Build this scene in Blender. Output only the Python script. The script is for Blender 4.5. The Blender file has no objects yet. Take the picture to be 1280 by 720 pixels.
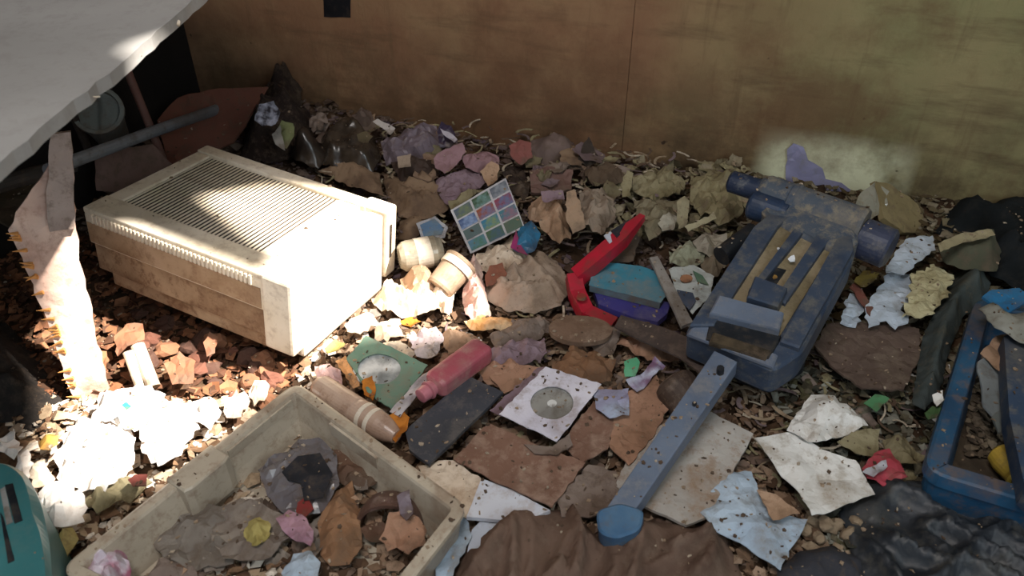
import bpy, bmesh, math, random
from mathutils import Vector, Matrix, noise, geometry
random.seed(7)
SC = bpy.context.scene
COL = SC.collection
R = math.radians
# ------------------------------------------------------------------ camera
CAM_H, PITCH, FPX = 1.0, 38.0, 1050.0
cd = bpy.data.cameras.new('camera'); cam = bpy.data.objects.new('camera', cd); COL.objects.link(cam)
cam.location = (0, 0, CAM_H); cam.rotation_euler = (R(90 - PITCH), 0, 0)
cd.sensor_width = 36; cd.lens = 36 * FPX / 1280; cd.clip_start = .02
cd.dof.use_dof = True; cd.dof.focus_distance = 1.45; cd.dof.aperture_fstop = 5.6
SC.camera = cam
# ------------------------------------------------------------------ light
def srgb(h):
    h = h.lstrip('#'); v = [int(h[i:i+2], 16) / 255 for i in (0, 2, 4)]
    return tuple(((c + .055) / 1.055) ** 2.4 if c > .04045 else c / 12.92 for c in v) + (1,)
w = bpy.data.worlds.new('sky'); SC.world = w; w.use_nodes = True
w.node_tree.nodes['Background'].inputs[0].default_value = srgb('#c3d0dc')
w.node_tree.nodes['Background'].inputs[1].default_value = .6
SUN = Vector((.58, -.12, .82)).normalized()
l = bpy.data.lights.new('sun', 'SUN'); l.energy = 17; l.angle = R(1.3); l.color = (1, .93, .84)
sun = bpy.data.objects.new('sun', l); COL.objects.link(sun); sun.rotation_euler = SUN.to_track_quat('Z', 'Y').to_euler(); sun.location = (2, 0, 4)
def area(name, loc, target, size, energy, color):
    a = bpy.data.lights.new(name, 'AREA'); a.shape = 'RECTANGLE'; a.size, a.size_y = size; a.energy = energy; a.color = color
    o = bpy.data.objects.new(name, a); COL.objects.link(o); o.location = loc
    o.rotation_euler = (Vector(loc) - Vector(target)).to_track_quat('Z', 'Y').to_euler()
area('cool_fill', (1.3, -.8, 1.8), (.5, 1.2, 0), (.9, .9), 10, (.86, .96, 1))  # added fill lamp for cool light from the right front, no doorway there
area('bounce_fill', (-.25, .1, 2.05), (.25, 1.2, 0), (.7, .5), 15, (1, .95, .92))  # added overhead fill lamp standing in for light bounced off the sun patch
SC.view_settings.view_transform = 'Standard'; SC.view_settings.look = 'None'
SC.view_settings.exposure = .55; SC.view_settings.gamma = 1; SC.view_settings.use_curve_mapping = False
# ------------------------------------------------------------------ measuring helpers
_p = R(PITCH); CAMP = Vector((0, 0, CAM_H))
FW = Vector((0, math.cos(_p), -math.sin(_p))); RT = Vector((1, 0, 0)); UP = RT.cross(FW)
def ray(px, py): return (FW * FPX + RT * (px - 640) + UP * (360 - py)).normalized()
def hit(px, py, p0, n):
    d = ray(px, py); return CAMP + d * ((p0 - CAMP).dot(n) / d.dot(n))
def P(px, py, z=.05): return hit(px, py, Vector((0, 0, z)), Vector((0, 0, 1)))
WA, WB = P(380, 128, .12), P(1170, 258, .07); WA.z = WB.z = 0
WD = (WB - WA).normalized(); WN = Vector((WD.y, -WD.x, 0))          # wall run, wall normal (to the room)
def wall_d(x, y): return (Vector((x, y, 0)) - WA).dot(WN)
def sm(t): t = max(0, min(1, t)); return t * t * (3 - 2 * t)
def nz(x, y, s, k=0): return noise.noise(Vector((x * s, y * s, k * 7.31)))
def G(x, y):
    d = wall_d(x, y)
    h = .03 + .06 * sm(1 - d / .42) + .035 * sm(1 - ((x + .55) ** 2 + (y - 1.75) ** 2) / .16)
    return h + .012 * nz(x, y, 5) + .006 * nz(x, y, 14, 2)
# ------------------------------------------------------------------ materials
_m = {}
def M(key, c1, c2=None, sc=14, rough=.75, bump=.25, dirt=.35, dc='#5d4e40', spec=.3, trans=0, metal=0, detail=6, alpha=1, dsc=9):
    if key in _m: return _m[key]
    m = bpy.data.materials.new(key); m.use_nodes = True; nt = m.node_tree; N = nt.nodes; L = nt.links
    b = N['Principled BSDF']; tc = N.new('ShaderNodeTexCoord')
    n1 = N.new('ShaderNodeTexNoise'); n1.inputs['Scale'].default_value = sc; n1.inputs['Detail'].default_value = detail
    L.new(tc.outputs['Object'], n1.inputs['Vector'])
    r1 = N.new('ShaderNodeValToRGB'); r1.color_ramp.elements[0].position = .38; r1.color_ramp.elements[1].position = .62
    r1.color_ramp.elements[0].color = srgb(c1); r1.color_ramp.elements[1].color = srgb(c2 or c1); L.new(n1.outputs[0], r1.inputs[0])
    n2 = N.new('ShaderNodeTexNoise'); n2.inputs['Scale'].default_value = dsc; n2.inputs['Detail'].default_value = 9; n2.inputs['Roughness'].default_value = .68
    L.new(tc.outputs['Object'], n2.inputs['Vector'])
    r2 = N.new('ShaderNodeValToRGB'); e = r2.color_ramp.elements; lo = .72 - .45 * dirt; e[0].position = lo - .06; e[1].position = lo + .14
    e[0].color = (0, 0, 0, 1); e[1].color = (1, 1, 1, 1)
    L.new(n2.outputs[0], r2.inputs[0])
    mx = N.new('ShaderNodeMix'); mx.data_type = 'RGBA'; mu = N.new('ShaderNodeMath'); mu.operation = 'MULTIPLY'; mu.inputs[1].default_value = min(1, .45 + dirt * .6)
    L.new(r2.outputs[0], mu.inputs[0]); L.new(mu.outputs[0], mx.inputs[0]); L.new(r1.outputs[0], mx.inputs[6]); mx.inputs[7].default_value = srgb(dc)
    n4 = N.new('ShaderNodeTexNoise'); n4.inputs['Scale'].default_value = 42; n4.inputs['Detail'].default_value = 10; n4.inputs['Roughness'].default_value = .75
    L.new(tc.outputs['Object'], n4.inputs['Vector']); r4 = N.new('ShaderNodeValToRGB'); r4.color_ramp.elements[0].position = .5; r4.color_ramp.elements[1].position = .62
    L.new(n4.outputs[0], r4.inputs[0]); m4 = N.new('ShaderNodeMath'); m4.operation = 'MULTIPLY'; m4.inputs[1].default_value = min(.75, dirt * 1.7); L.new(r4.outputs[0], m4.inputs[0])
    mx2 = N.new('ShaderNodeMix'); mx2.data_type = 'RGBA'; L.new(m4.outputs[0], mx2.inputs[0]); L.new(mx.outputs[2], mx2.inputs[6]); mx2.inputs[7].default_value = srgb(dc)
    L.new(mx2.outputs[2], b.inputs['Base Color'])
    b.inputs['Roughness'].default_value = rough; b.inputs['Specular IOR Level'].default_value = spec; b.inputs['Metallic'].default_value = metal
    b.inputs['Transmission Weight'].default_value = trans; b.inputs['Alpha'].default_value = alpha
    if bump:
        n3 = N.new('ShaderNodeTexNoise'); n3.inputs['Scale'].default_value = 90; n3.inputs['Detail'].default_value = 8
        L.new(tc.outputs['Object'], n3.inputs['Vector'])
        bp = N.new('ShaderNodeBump'); bp.inputs['Strength'].default_value = bump; bp.inputs['Distance'].default_value = .004
        L.new(n3.outputs[0], bp.inputs['Height']); L.new(bp.outputs[0], b.inputs['Normal'])
        if bump >= .2:
            n5 = N.new('ShaderNodeTexNoise'); n5.noise_type = 'RIDGED_MULTIFRACTAL'; n5.inputs['Scale'].default_value = 16; n5.inputs['Detail'].default_value = 4; L.new(tc.outputs['Object'], n5.inputs['Vector'])
            b2 = N.new('ShaderNodeBump'); b2.inputs['Strength'].default_value = .55; b2.inputs['Distance'].default_value = .006; b2.invert = True
            L.new(n5.outputs[0], b2.inputs['Height']); L.new(bp.outputs[0], b2.inputs['Normal']); L.new(b2.outputs[0], b.inputs['Normal'])
    _m[key] = m; return m
# ------------------------------------------------------------------ object helpers
def tag(o, label=None, cat=None, group=None, kind=None):
    for k, v in (('label', label), ('category', cat), ('group', group), ('kind', kind)):
        if v: o[k] = v
    return o
def mesh_obj(name, vs, fs, mat, parent=None, smooth=False, mi=None):
    me = bpy.data.meshes.new(name)
    vs = [Vector(v) for v in vs]
    c = Vector((0, 0, 0))
    for v in vs: c += v
    c /= max(1, len(vs)); c.z = min(v.z for v in vs)
    if parent is not None:
        off = parent.matrix_world.inverted() if False else None
        base = parent['_o']; loc = c - Vector(base)
    else: loc = c
    me.from_pydata([v - c for v in vs], [], fs)
    for m in (mat if isinstance(mat, (list, tuple)) else [mat]): me.materials.append(m)
    if mi: me.polygons.foreach_set('material_index', mi)
    if smooth: me.polygons.foreach_set('use_smooth', [True] * len(me.polygons))
    me.update()
    o = bpy.data.objects.new(name, me); COL.objects.link(o); o.location = loc; o['_o'] = tuple(c)
    if parent is not None: o.parent = parent
    return o
def empty(name, loc, label, cat, group=None):
    o = bpy.data.objects.new(name, None); o.empty_display_size = .03; COL.objects.link(o); o.location = loc; o['_o'] = tuple(loc)
    return tag(o, label, cat, group)
def seg_d(p, a, b):
    ab = b - a; t = max(0, min(1, (p - a).dot(ab) / max(1e-12, ab.length_squared))); return (p - a - ab * t).length
def inside(p, poly):
    c = False; j = len(poly) - 1
    for i in range(len(poly)):
        a, b = poly[i], poly[j]
        if (a.y > p.y) != (b.y > p.y) and p.x < (b.x - a.x) * (p.y - a.y) / (b.y - a.y) + a.x: c = not c
        j = i
    return c
def tri(poly, res, rag=0, holes=(), sd=0, keep=False):
    """ragged outline + jittered interior points, triangulated -> 2D verts, tris, outline count"""
    rnd = random.Random(sd); out = []
    n = len(poly)
    for i in range(n):
        a, b = poly[i], poly[(i + 1) % n]; d = (b - a); k = max(1, int(d.length / res))
        if keep: k = 1
        pn = Vector((-d.y, d.x)).normalized() if d.length > 1e-9 else Vector((0, 0))
        for q in range(k):
            p = a + d * (q / k)
            if rag and q: p = p + pn * rnd.uniform(-rag, rag)
            out.append(p)
    loops = [out] + [list(h) for h in holes]
    vs, es = [], []
    for lp in loops:
        s = len(vs); vs += lp; es += [(s + i, s + (i + 1) % len(lp)) for i in range(len(lp))]
    x0, x1 = min(p.x for p in out), max(p.x for p in out); y0, y1 = min(p.y for p in out), max(p.y for p in out)
    y = y0 + res / 2; row = 0
    if not keep or res < 1:
      while y < y1:
        x = x0 + (res / 2 if row % 2 else 0)
        while x < x1:
            p = Vector((x + rnd.uniform(-.3, .3) * res, y + rnd.uniform(-.3, .3) * res))
            if inside(p, out) and not any(inside(p, h) for h in holes):
                ok = True
                for lp in loops:
                    for i in range(len(lp)):
                        if seg_d(p, lp[i], lp[(i + 1) % len(lp)]) < res * .4: ok = False; break
                    if not ok: break
                if ok: vs.append(p)
            x += res
        y += res * .87; row += 1
    r = geometry.delaunay_2d_cdt(vs, es, [], 0, 1e-6)
    v2, f2 = r[0], r[2]; fs = []
    for f in f2:
        c = sum((v2[i] for i in f), Vector((0, 0))) / len(f)
        if inside(c, out) and not any(inside(c, h) for h in holes):
            a = (v2[f[1]] - v2[f[0]]).cross(v2[f[2]] - v2[f[0]])
            if abs(a) > 1e-10: fs.append(tuple(f) if a > 0 else tuple(reversed(f)))
    return v2, fs, out, loops
def plane_axes(n):
    n = n.normalized(); a = Vector((1, 0, 0)); a = (a - n * a.dot(n)).normalized()
    if a.length < .5: a = Vector((0, 1, 0))
    return a, n.cross(a)
def tiltn(ax=0, ay=0):      # normal tipped towards the camera side (ax) and towards the right (ay), degrees
    return Vector((math.sin(R(ay)), -math.sin(R(ax)) * math.cos(R(ay)), math.cos(R(ax)) * math.cos(R(ay)))).normalized()
_sd = [0]
def sheet(name, px, z, mat, parent=None, n=None, cr=.004, th=.0012, dome=0, rag=.0015, res=.009, edge=.03, fold=0, fdir=30, fsc=22,
          smooth=False, csc=28, holes=(), curl=0, pts=None, sink=0, ridges=0, rh=.02, rw=.014):
    """a sheet, slab or rag whose outline is laid on a plane at height z (normal n): own thickness, creases, doming and folds"""
    _sd[0] += 1; sd = _sd[0]
    n = (n or Vector((0, 0, 1))).normalized(); ax, ay = plane_axes(n)
    if pts is None:
        cx = sum(p[0] for p in px) / len(px); cy = sum(p[1] for p in px) / len(px)
        p0 = P(cx, cy, z); pts = [hit(a, b, p0, n) for a, b in px]
    else: p0 = sum(pts, Vector()) / len(pts)
    poly = [Vector(((p - p0).dot(ax), (p - p0).dot(ay))) for p in pts]
    area2 = sum(poly[i].cross(poly[(i + 1) % len(poly)]) for i in range(len(poly)))
    if area2 < 0: poly.reverse()
    hl = []
    for h in holes:
        q = [hit(a, b, p0, n) for a, b in h]; q = [Vector(((p - p0).dot(ax), (p - p0).dot(ay))) for p in q]; hl.append(q)
    v2, fs, out, loops = tri(poly, res, rag, hl, sd)
    RG = []
    if ridges:
        rq = random.Random(sd * 13 + 1); bx = [v.x for v in out]; by = [v.y for v in out]; X0, X1, Y0, Y1 = min(bx), max(bx), min(by), max(by); S_ = max(X1 - X0, Y1 - Y0)
        for _ in range(ridges):
            c_ = Vector((rq.uniform(X0, X1), rq.uniform(Y0, Y1))); a_ = R(fdir) + rq.gauss(0, .55); l_ = S_ * rq.uniform(.15, .4); d_ = Vector((-math.sin(a_), math.cos(a_))) * l_
            RG.append((c_ - d_, c_ + d_, rq.uniform(.5, 1.1), rq.uniform(.7, 1.4)))
    fa = R(fdir); fc, fsn = math.cos(fa), math.sin(fa)
    top = []
    for v in v2:
        d = min(seg_d(v, out[i], out[(i + 1) % len(out)]) for i in range(len(out))) if (dome or sink or curl) else 0
        h = 0
        if cr:
            h += cr * (abs(nz(v.x, v.y, csc, sd)) * 2.6 - .7) + cr * .55 * (abs(nz(v.x, v.y, csc * 2.3, sd + .5)) * 2.6 - .7)
        e = sm(d / edge) if (dome or sink) else 1
        if dome: h += dome * (e * (.75 + .5 * nz(v.x, v.y, 9, sd)) )
        if sink: h -= sink * (1 - e)
        if curl: h += curl * (1 - sm(d / edge)) * (.5 + nz(v.x, v.y, 12, sd))
        if fold:
            u = v.x * fc + v.y * fsn + .02 * nz(v.x, v.y, 12, sd + 3)
            vv_ = -v.x * fsn + v.y * fc; ed_ = (.35 + .65 * (sm(d / edge) if dome else 1))
            h += fold * (1 - abs(2.4 * nz(u, vv_ * .3, fsc, sd + 1)) ** .55) * ed_
            h += fold * .45 * (1 - abs(2.4 * nz(u * .6 + vv_ * .5, u * .3 - vv_ * .3, fsc * 2.1, sd + 4)) ** .6) * ed_
        if RG:
            ed_ = .25 + .75 * sm(min(seg_d(v, out[i], out[(i + 1) % len(out)]) for i in range(len(out))) / edge); wv = v + Vector((nz(v.x, v.y, 9, sd + 6), nz(v.x, v.y, 9, sd + 7))) * .022; tot = 0
            for a_, b_, k_, q_ in RG:
                tot = max(tot, k_ * math.exp(-seg_d(wv, a_, b_) / (rw * q_))) + .12 * k_ * math.exp(-seg_d(wv, a_, b_) / (rw * q_))
            h += rh * tot * ed_
        top.append(p0 + ax * v.x + ay * v.y + n * h)
    if n.z > .2:
        top = [p + WN * (.004 - wall_d(p.x, p.y)) if wall_d(p.x, p.y) < .004 else p for p in top]
    bot = [p - n * th for p in top]
    N_ = len(top); faces = list(fs) + [tuple(reversed([i + N_ for i in f])) for f in fs]
    cnt = {}
    for f in fs:
        for i in range(3):
            a, b = f[i], f[(i + 1) % 3]; cnt[(a, b)] = 1
    for (a, b) in list(cnt):
        if (b, a) not in cnt: faces.append((b, a, a + N_, b + N_))
    o = mesh_obj(name, top + bot, faces, mat, parent, smooth)
    o['_n'] = tuple(n); o['_p'] = tuple(p0)
    return o
def T(name, cat, label, px, z, mat, group=None, **k): return tag(sheet(name, px, z, mat, **k), label, cat, group)
class MB:
    def __init__(s): s.v = []; s.f = []
    def add(s, vs, fs): b = len(s.v); s.v += [Vector(v) for v in vs]; s.f += [tuple(i + b for i in f) for f in fs]
    def box(s, x0, x1, y0, y1, z0, z1, tx=0):
        s.add([(x, y, z) for z in (z0, z1) for y in (y0, y1) for x in (x0, x1)], [(0, 2, 3, 1), (4, 5, 7, 6), (0, 1, 5, 4), (2, 6, 7, 3), (0, 4, 6, 2), (1, 3, 7, 5)])
    def prism(s, poly, z0, z1, bev=0):
        n = len(poly); c = sum((Vector(p) for p in poly), Vector((0, 0))) / n
        def ins(b): 
            r = []
            for p in poly:
                p = Vector(p); d = c - p; r.append(p + d.normalized() * min(b, d.length))
            return r
        rings = [(poly, z0), (poly, z1 - bev), (ins(bev), z1)] if bev else [(poly, z0), (poly, z1)]
        vs = [(p[0], p[1], z) for q, z in rings for p in q]; k = len(rings)
        fs = [(r * n + i, r * n + (i + 1) % n, (r + 1) * n + (i + 1) % n, (r + 1) * n + i) for r in range(k - 1) for i in range(n)]
        fs += [tuple(reversed(range(n))), tuple(range((k - 1) * n, k * n))]
        s.add(vs, fs)
    def tube(s, pts, rad, seg=12, caps=True, flat=1):
        pts = [Vector(p) for p in pts]; vs = []; fs = []
        if not isinstance(rad, (list, tuple)): rad = [rad] * len(pts)
        up = None
        for i, p in enumerate(pts):
            t = (pts[min(i + 1, len(pts) - 1)] - pts[max(i - 1, 0)])
            if t.length < 1e-9: t = pts[-1] - pts[0]
            t.normalize()
            if up is None: up = Vector((0, 0, 1)) if abs(t.z) < .9 else Vector((1, 0, 0))
            a = t.cross(up).normalized(); b = a.cross(t); up = b
            for q in range(seg):
                an = 2 * math.pi * q / seg; vs.append(p + a * math.cos(an) * rad[i] + b * math.sin(an) * rad[i] * flat)
        k = len(pts)
        fs = [(i * seg + q, i * seg + (q + 1) % seg, (i + 1) * seg + (q + 1) % seg, (i + 1) * seg + q) for i in range(k - 1) for q in range(seg)]
        if caps: fs += [tuple(reversed(range(seg))), tuple(range((k - 1) * seg, k * seg))]
        s.add(vs, fs)
    def lathe(s, a, b, prof, seg=24):      # prof: (t along a->b in metres, radius)
        a, b = Vector(a), Vector(b); t = (b - a).normalized()
        s.tube([a + t * (q[0]) + t * 1e-6 * i for i, q in enumerate(prof)], [max(q[1], 1e-5) for q in prof], seg, caps=tuple(prof[0]) != tuple(prof[-1]))
    def xf(s, mtx): s.v = [mtx @ v for v in s.v]; return s
    def build(s, name, mat, parent=None, smooth=False, bevel=0):
        if bevel:
            bm = bmesh.new(); vs = [bm.verts.new(v) for v in s.v]
            for f in s.f:
                try: bm.faces.new([vs[i] for i in f])
                except ValueError: pass
            bmesh.ops.recalc_face_normals(bm, faces=bm.faces[:])
            ed = [e for e in bm.edges if len(e.link_faces) == 2 and e.calc_face_angle(0) > .6]
            bmesh.ops.bevel(bm, geom=ed, offset=bevel, segments=2, affect='EDGES', profile=.6)
            bm.verts.index_update(); s.v = [v.co.copy() for v in bm.verts]; s.f = [tuple(v.index for v in f.verts) for f in bm.faces]; bm.free()
        return mesh_obj(name, s.v, s.f, mat, parent, smooth)
def sweep_loop(loop, prof):
    """closed loop of 2D points swept with (inward offset, z) profile -> verts, faces"""
    n = len(loop); vs = []
    for i in range(n):
        a, p, b = loop[i - 1], loop[i], loop[(i + 1) % n]
        t = ((p - a).normalized() + (b - p).normalized()).normalized(); nn = Vector((-t.y, t.x))
        for o, z in prof: vs.append((p.x + nn.x * o, p.y + nn.y * o, z))
    k = len(prof)
    return vs, [(i * k + j, ((i + 1) % n) * k + j, ((i + 1) % n) * k + j + 1, i * k + j + 1) for i in range(n) for j in range(k - 1)]
def round_poly(pts, r, k=5):
    out = []; n = len(pts)
    for i in range(n):
        a, p, b = Vector(pts[i - 1]), Vector(pts[i]), Vector(pts[(i + 1) % n])
        d1 = (a - p).normalized(); d2 = (b - p).normalized(); rr = min(r, (a - p).length * .45, (b - p).length * .45)
        s, e = p + d1 * rr, p + d2 * rr
        for q in range(k + 1):
            t = q / k; out.append(s * (1 - t) ** 2 + p * 2 * t * (1 - t) + e * t * t)
    return out
def frame3(o, u, v, w_):
    m = Matrix.Identity(4)
    for i, c in enumerate((u, v, w_)):
        for j in range(3): m[j][i] = c[j]
    for j in range(3): m[j][3] = o[j]
    return m

# ================================================================== STRUCTURE
cornerL = WA - WD * .28; cornerR = WA + WD * 3.1
def wx_(px, py): q = hit(px, py, WA, WN); return (q - cornerL).dot(WD), q.z
def wall_mat():
    m = bpy.data.materials.new('stained_plaster'); m.use_nodes = True; nt = m.node_tree; N = nt.nodes; L = nt.links
    b = N['Principled BSDF']; b.inputs['Roughness'].default_value = .62; b.inputs['Specular IOR Level'].default_value = .25
    tc = N.new('ShaderNodeTexCoord'); sp = N.new('ShaderNodeSeparateXYZ'); L.new(tc.outputs['Object'], sp.inputs[0])
    def noi(s, det=6, ro=.6, vec=None, dist=0):
        n = N.new('ShaderNodeTexNoise'); n.inputs['Scale'].default_value = s; n.inputs['Detail'].default_value = det; n.inputs['Roughness'].default_value = ro
        n.inputs['Distortion'].default_value = dist; L.new(vec or tc.outputs['Object'], n.inputs['Vector']); return n.outputs[0]
    def ramp(i, a, b_, ca=(0, 0, 0, 1), cb=(1, 1, 1, 1)):
        r = N.new('ShaderNodeValToRGB'); r.color_ramp.elements[0].position = a; r.color_ramp.elements[1].position = b_
        r.color_ramp.elements[0].color = ca; r.color_ramp.elements[1].color = cb; L.new(i, r.inputs[0]); return r.outputs[0]
    def mix(f, a, b_, k=1):
        x = N.new('ShaderNodeMix'); x.data_type = 'RGBA'
        if k != 1:
            mm = N.new('ShaderNodeMath'); mm.operation = 'MULTIPLY'; mm.inputs[1].default_value = k; L.new(f, mm.inputs[0]); f = mm.outputs[0]
        L.new(f, x.inputs[0])
        for s, q in ((6, a), (7, b_)):
            if isinstance(q, tuple): x.inputs[s].default_value = q
            else: L.new(q, x.inputs[s])
        return x.outputs[2]
    def mr(i, a, b_):
        r = N.new('ShaderNodeMapRange'); r.inputs[1].default_value = a; r.inputs[2].default_value = b_; L.new(i, r.inputs[0]); return r.outputs[0]
    def mul(a, b_):
        x = N.new('ShaderNodeMath'); x.operation = 'MULTIPLY'; L.new(a, x.inputs[0]); L.new(b_, x.inputs[1]); return x.outputs[0]
    def add(a, b_):
        x = N.new('ShaderNodeMath'); x.operation = 'ADD'; L.new(a, x.inputs[0]); L.new(b_, x.inputs[1]); return x.outputs[0]
    X, Z = sp.outputs[0], sp.outputs[2]
    wob = noi(3, 5)
    wx = add(X, mr(wob, 0, 1.6))
    a0, b0 = wx_(690, 120)[0] + .5, wx_(880, 120)[0] + .65
    base = mix(mr(wx, a0, b0), srgb('#7a5a42'), srgb('#7f7a54'))
    base = mix(ramp(noi(5), .4, .65), base, srgb('#9a8461'), .35)
    # pale patch on the right: lighter paint plus a painted glow of light
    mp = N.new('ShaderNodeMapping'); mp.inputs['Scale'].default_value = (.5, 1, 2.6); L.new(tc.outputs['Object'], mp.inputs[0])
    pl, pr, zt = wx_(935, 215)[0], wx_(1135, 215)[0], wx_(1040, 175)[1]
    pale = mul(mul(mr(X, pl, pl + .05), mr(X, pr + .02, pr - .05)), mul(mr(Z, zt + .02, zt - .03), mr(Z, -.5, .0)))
    # long horizontal smears, dirt rising from the litter, drips and specks
    mp2 = N.new('ShaderNodeMapping'); mp2.inputs['Scale'].default_value = (1, 1, 6); L.new(tc.outputs['Object'], mp2.inputs[0])
    base = mix(ramp(noi(3.2, 8, .65, mp2.outputs[0]), .52, .68), base, srgb('#54412e'), .65)
    base = mix(mul(ramp(noi(7, 9, .7), .38, .6), mr(Z, .36, .08)), base, srgb('#3d3022'), .85)
    mp3 = N.new('ShaderNodeMapping'); mp3.inputs['Scale'].default_value = (9, 1, .8); L.new(tc.outputs['Object'], mp3.inputs[0])
    base = mix(ramp(noi(4, 7, .6, mp3.outputs[0]), .56, .7), base, srgb('#5d4a34'), .5)
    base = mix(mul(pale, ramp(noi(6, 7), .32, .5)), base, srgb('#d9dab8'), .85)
    base = mix(ramp(noi(34, 2, .5), .73, .76), base, srgb('#2b2018'), .9)
    base = mix(ramp(noi(2.3, 8, .7), .5, .62), base, srgb('#5d402c'), .6)
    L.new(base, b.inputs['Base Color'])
    bp = N.new('ShaderNodeBump'); bp.inputs['Strength'].default_value = .35; bp.inputs['Distance'].default_value = .006; L.new(noi(40, 10, .7), bp.inputs['Height']); L.new(bp.outputs[0], b.inputs['Normal'])
    return m
CEIL = 2.2
def wall(name, a, b, h, mat, th=.08, nrm=None):
    d = (b - a); L_ = d.length; d = d.normalized(); n = nrm
    mb = MB(); mb.box(0, L_, 0, th, -.02, h)
    me = bpy.data.meshes.new(name); me.from_pydata(mb.v, [], mb.f); me.materials.append(mat)
    o = bpy.data.objects.new(name, me); COL.objects.link(o); o.location = a
    o.matrix_world = frame3(a, d, -n, Vector((0, 0, 1))); tag(o, kind='structure'); return o
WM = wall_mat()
seam_at = (hit(789, 60, WA, WN) - cornerL).dot(WD)
mb = MB(); LW = (cornerR - cornerL).length                      # one wall, two boards with a hairline joint between them
mb.box(0, seam_at - .0008, 0, .08, -.02, CEIL); mb.box(seam_at + .0008, LW, 0, .08, -.02, CEIL); mb.box(seam_at - .0008, seam_at + .0008, .004, .08, -.02, CEIL)
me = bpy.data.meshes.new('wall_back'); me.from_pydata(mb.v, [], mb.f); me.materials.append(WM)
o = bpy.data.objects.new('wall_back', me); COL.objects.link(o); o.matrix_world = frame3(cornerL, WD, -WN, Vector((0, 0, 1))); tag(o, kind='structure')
dkw = M('shade_dark_plaster', '#1f1813', '#14100d', 4, .85, .3, .4, '#15100c')  # near-black colour stands in for the shade filling the left corner
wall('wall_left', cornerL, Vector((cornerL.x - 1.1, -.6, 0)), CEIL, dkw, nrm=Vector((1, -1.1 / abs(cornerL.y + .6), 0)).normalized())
wall('wall_right', cornerR, Vector((cornerR.x, -.9, 0)), CEIL, M('right_plaster', '#7f7653', '#5d5038', 5, .8, .3, .4), nrm=Vector((-1, 0, 0)))
mb = MB(); mb.box(-1.9, 3.2, -1.0, 2.5, -.06, 0)
tag(mb.build('floor', M('dirty_floor', '#3b2f26', '#54463a', 8, .9, .4, .5)), kind='structure')
# unseen ceiling, its openings cut to shape the sun patches
def up(px, py, z): p = P(px, py, z); t = (CEIL - z) / SUN.z; q = p + SUN * t; return Vector((q.x, q.y))
HOLES = [
 [up(*q) for q in ((40, 625, .04), (60, 540, .04), (62, 440, .1), (44, 345, .22), (62, 312, .25), (106, 306, .22), (160, 287, .23), (250, 316, .23), (330, 342, .23), (352, 318, .22), (300, 280, .22), (255, 248, .22), (335, 232, .21), (405, 240, .2),
                   (505, 235, .19), (520, 345, .08), (590, 352, .08), (622, 395, .05), (560, 425, .05), (500, 428, .05), (425, 440, .05), (385, 478, .06), (310, 520, .06), (250, 570, .06), (190, 608, .05), (110, 615, .05), (90, 655, .05))],
 [up(*q) for q in ((530, 318, .12), (585, 322, .12), (600, 335, .1), (560, 338, .1))],
]
cp = [Vector((-1.85, -.95)), Vector((3.1, -.95)), Vector((3.1, 2.45)), Vector((-1.85, 2.45))]
v2, fs, out, _ = tri(cp, .25, 0, HOLES, 3)
nv = len(v2); cnt = {(f[i], f[(i + 1) % 3]) for f in fs for i in range(3)}
cv = [(v.x, v.y, CEIL) for v in v2] + [(v.x, v.y, CEIL + .02) for v in v2]
cf = [tuple(reversed(f)) for f in fs] + [tuple(i + nv for i in f) for f in fs] + [(a, b, b + nv, a + nv) for a, b in cnt if (b, a) not in cnt]
tag(mesh_obj('added_ceiling', cv, cf, M('sun_cut_ceiling', '#6b5e4d', '#4a3d30', 5, .9, .2, .4)), kind='structure')  # openings follow the wanted sun patches, projected up along the sun
# square black socket hole in the wall
n_ = WN
sq = [hit(a, b, WA + WN * .002, WN) for a, b in ((404, -6), (438, -6), (438, 22), (405, 21))]
tag(sheet('socket_plate', None, 0, M('black_plastic', '#0d0d0f', '#15151a', 10, .5, 0, .1), n=WN, pts=sq, cr=0, th=.006, rag=.001, res=.02), 'small square black plate high on the back wall', 'plate')

# ================================================================== LITTER BED
zones = [
 (lambda x, y: wall_d(x, y) < .5 and x < .35, ['#54463b', '#63544a', '#4a3a30', '#6a5a54', '#43342b', '#6f6156', '#584a50']),
 (lambda x, y: wall_d(x, y) < .5, ['#6a614b', '#7b715e', '#5a503c', '#4b3f2b', '#857b68', '#423a2a']),
 (lambda x, y: x > .42, ['#6d6a5c', '#5a5444', '#453f32', '#3a3a32', '#87877c', '#54503a']),
 (lambda x, y: x < -.35 and y > .95, ['#6a4632', '#7d5238', '#4f3224', '#8a5f44', '#432c1f']),
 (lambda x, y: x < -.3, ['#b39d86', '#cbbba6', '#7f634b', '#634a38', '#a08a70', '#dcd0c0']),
 (lambda x, y: True, ['#775f4b', '#866d58', '#604a39', '#98806b', '#4d3a2c', '#6b594d', '#8a7460'])]
pal = []; pmats = []
for k, zz in enumerate(zones):
    pal.append([])
    for c in zz[1]: pal[-1].append(len(pmats)); pmats.append(M('litter_' + c[1:], c, None, 20, .85, 0, .3, '#4a3c30', .15))
LN = V2 = Vector((1, -1.1 / abs(cornerL.y + .6), 0)).normalized()
def left_d(x, y): return (Vector((x, y, 0)) - cornerL).dot(LN)
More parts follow.
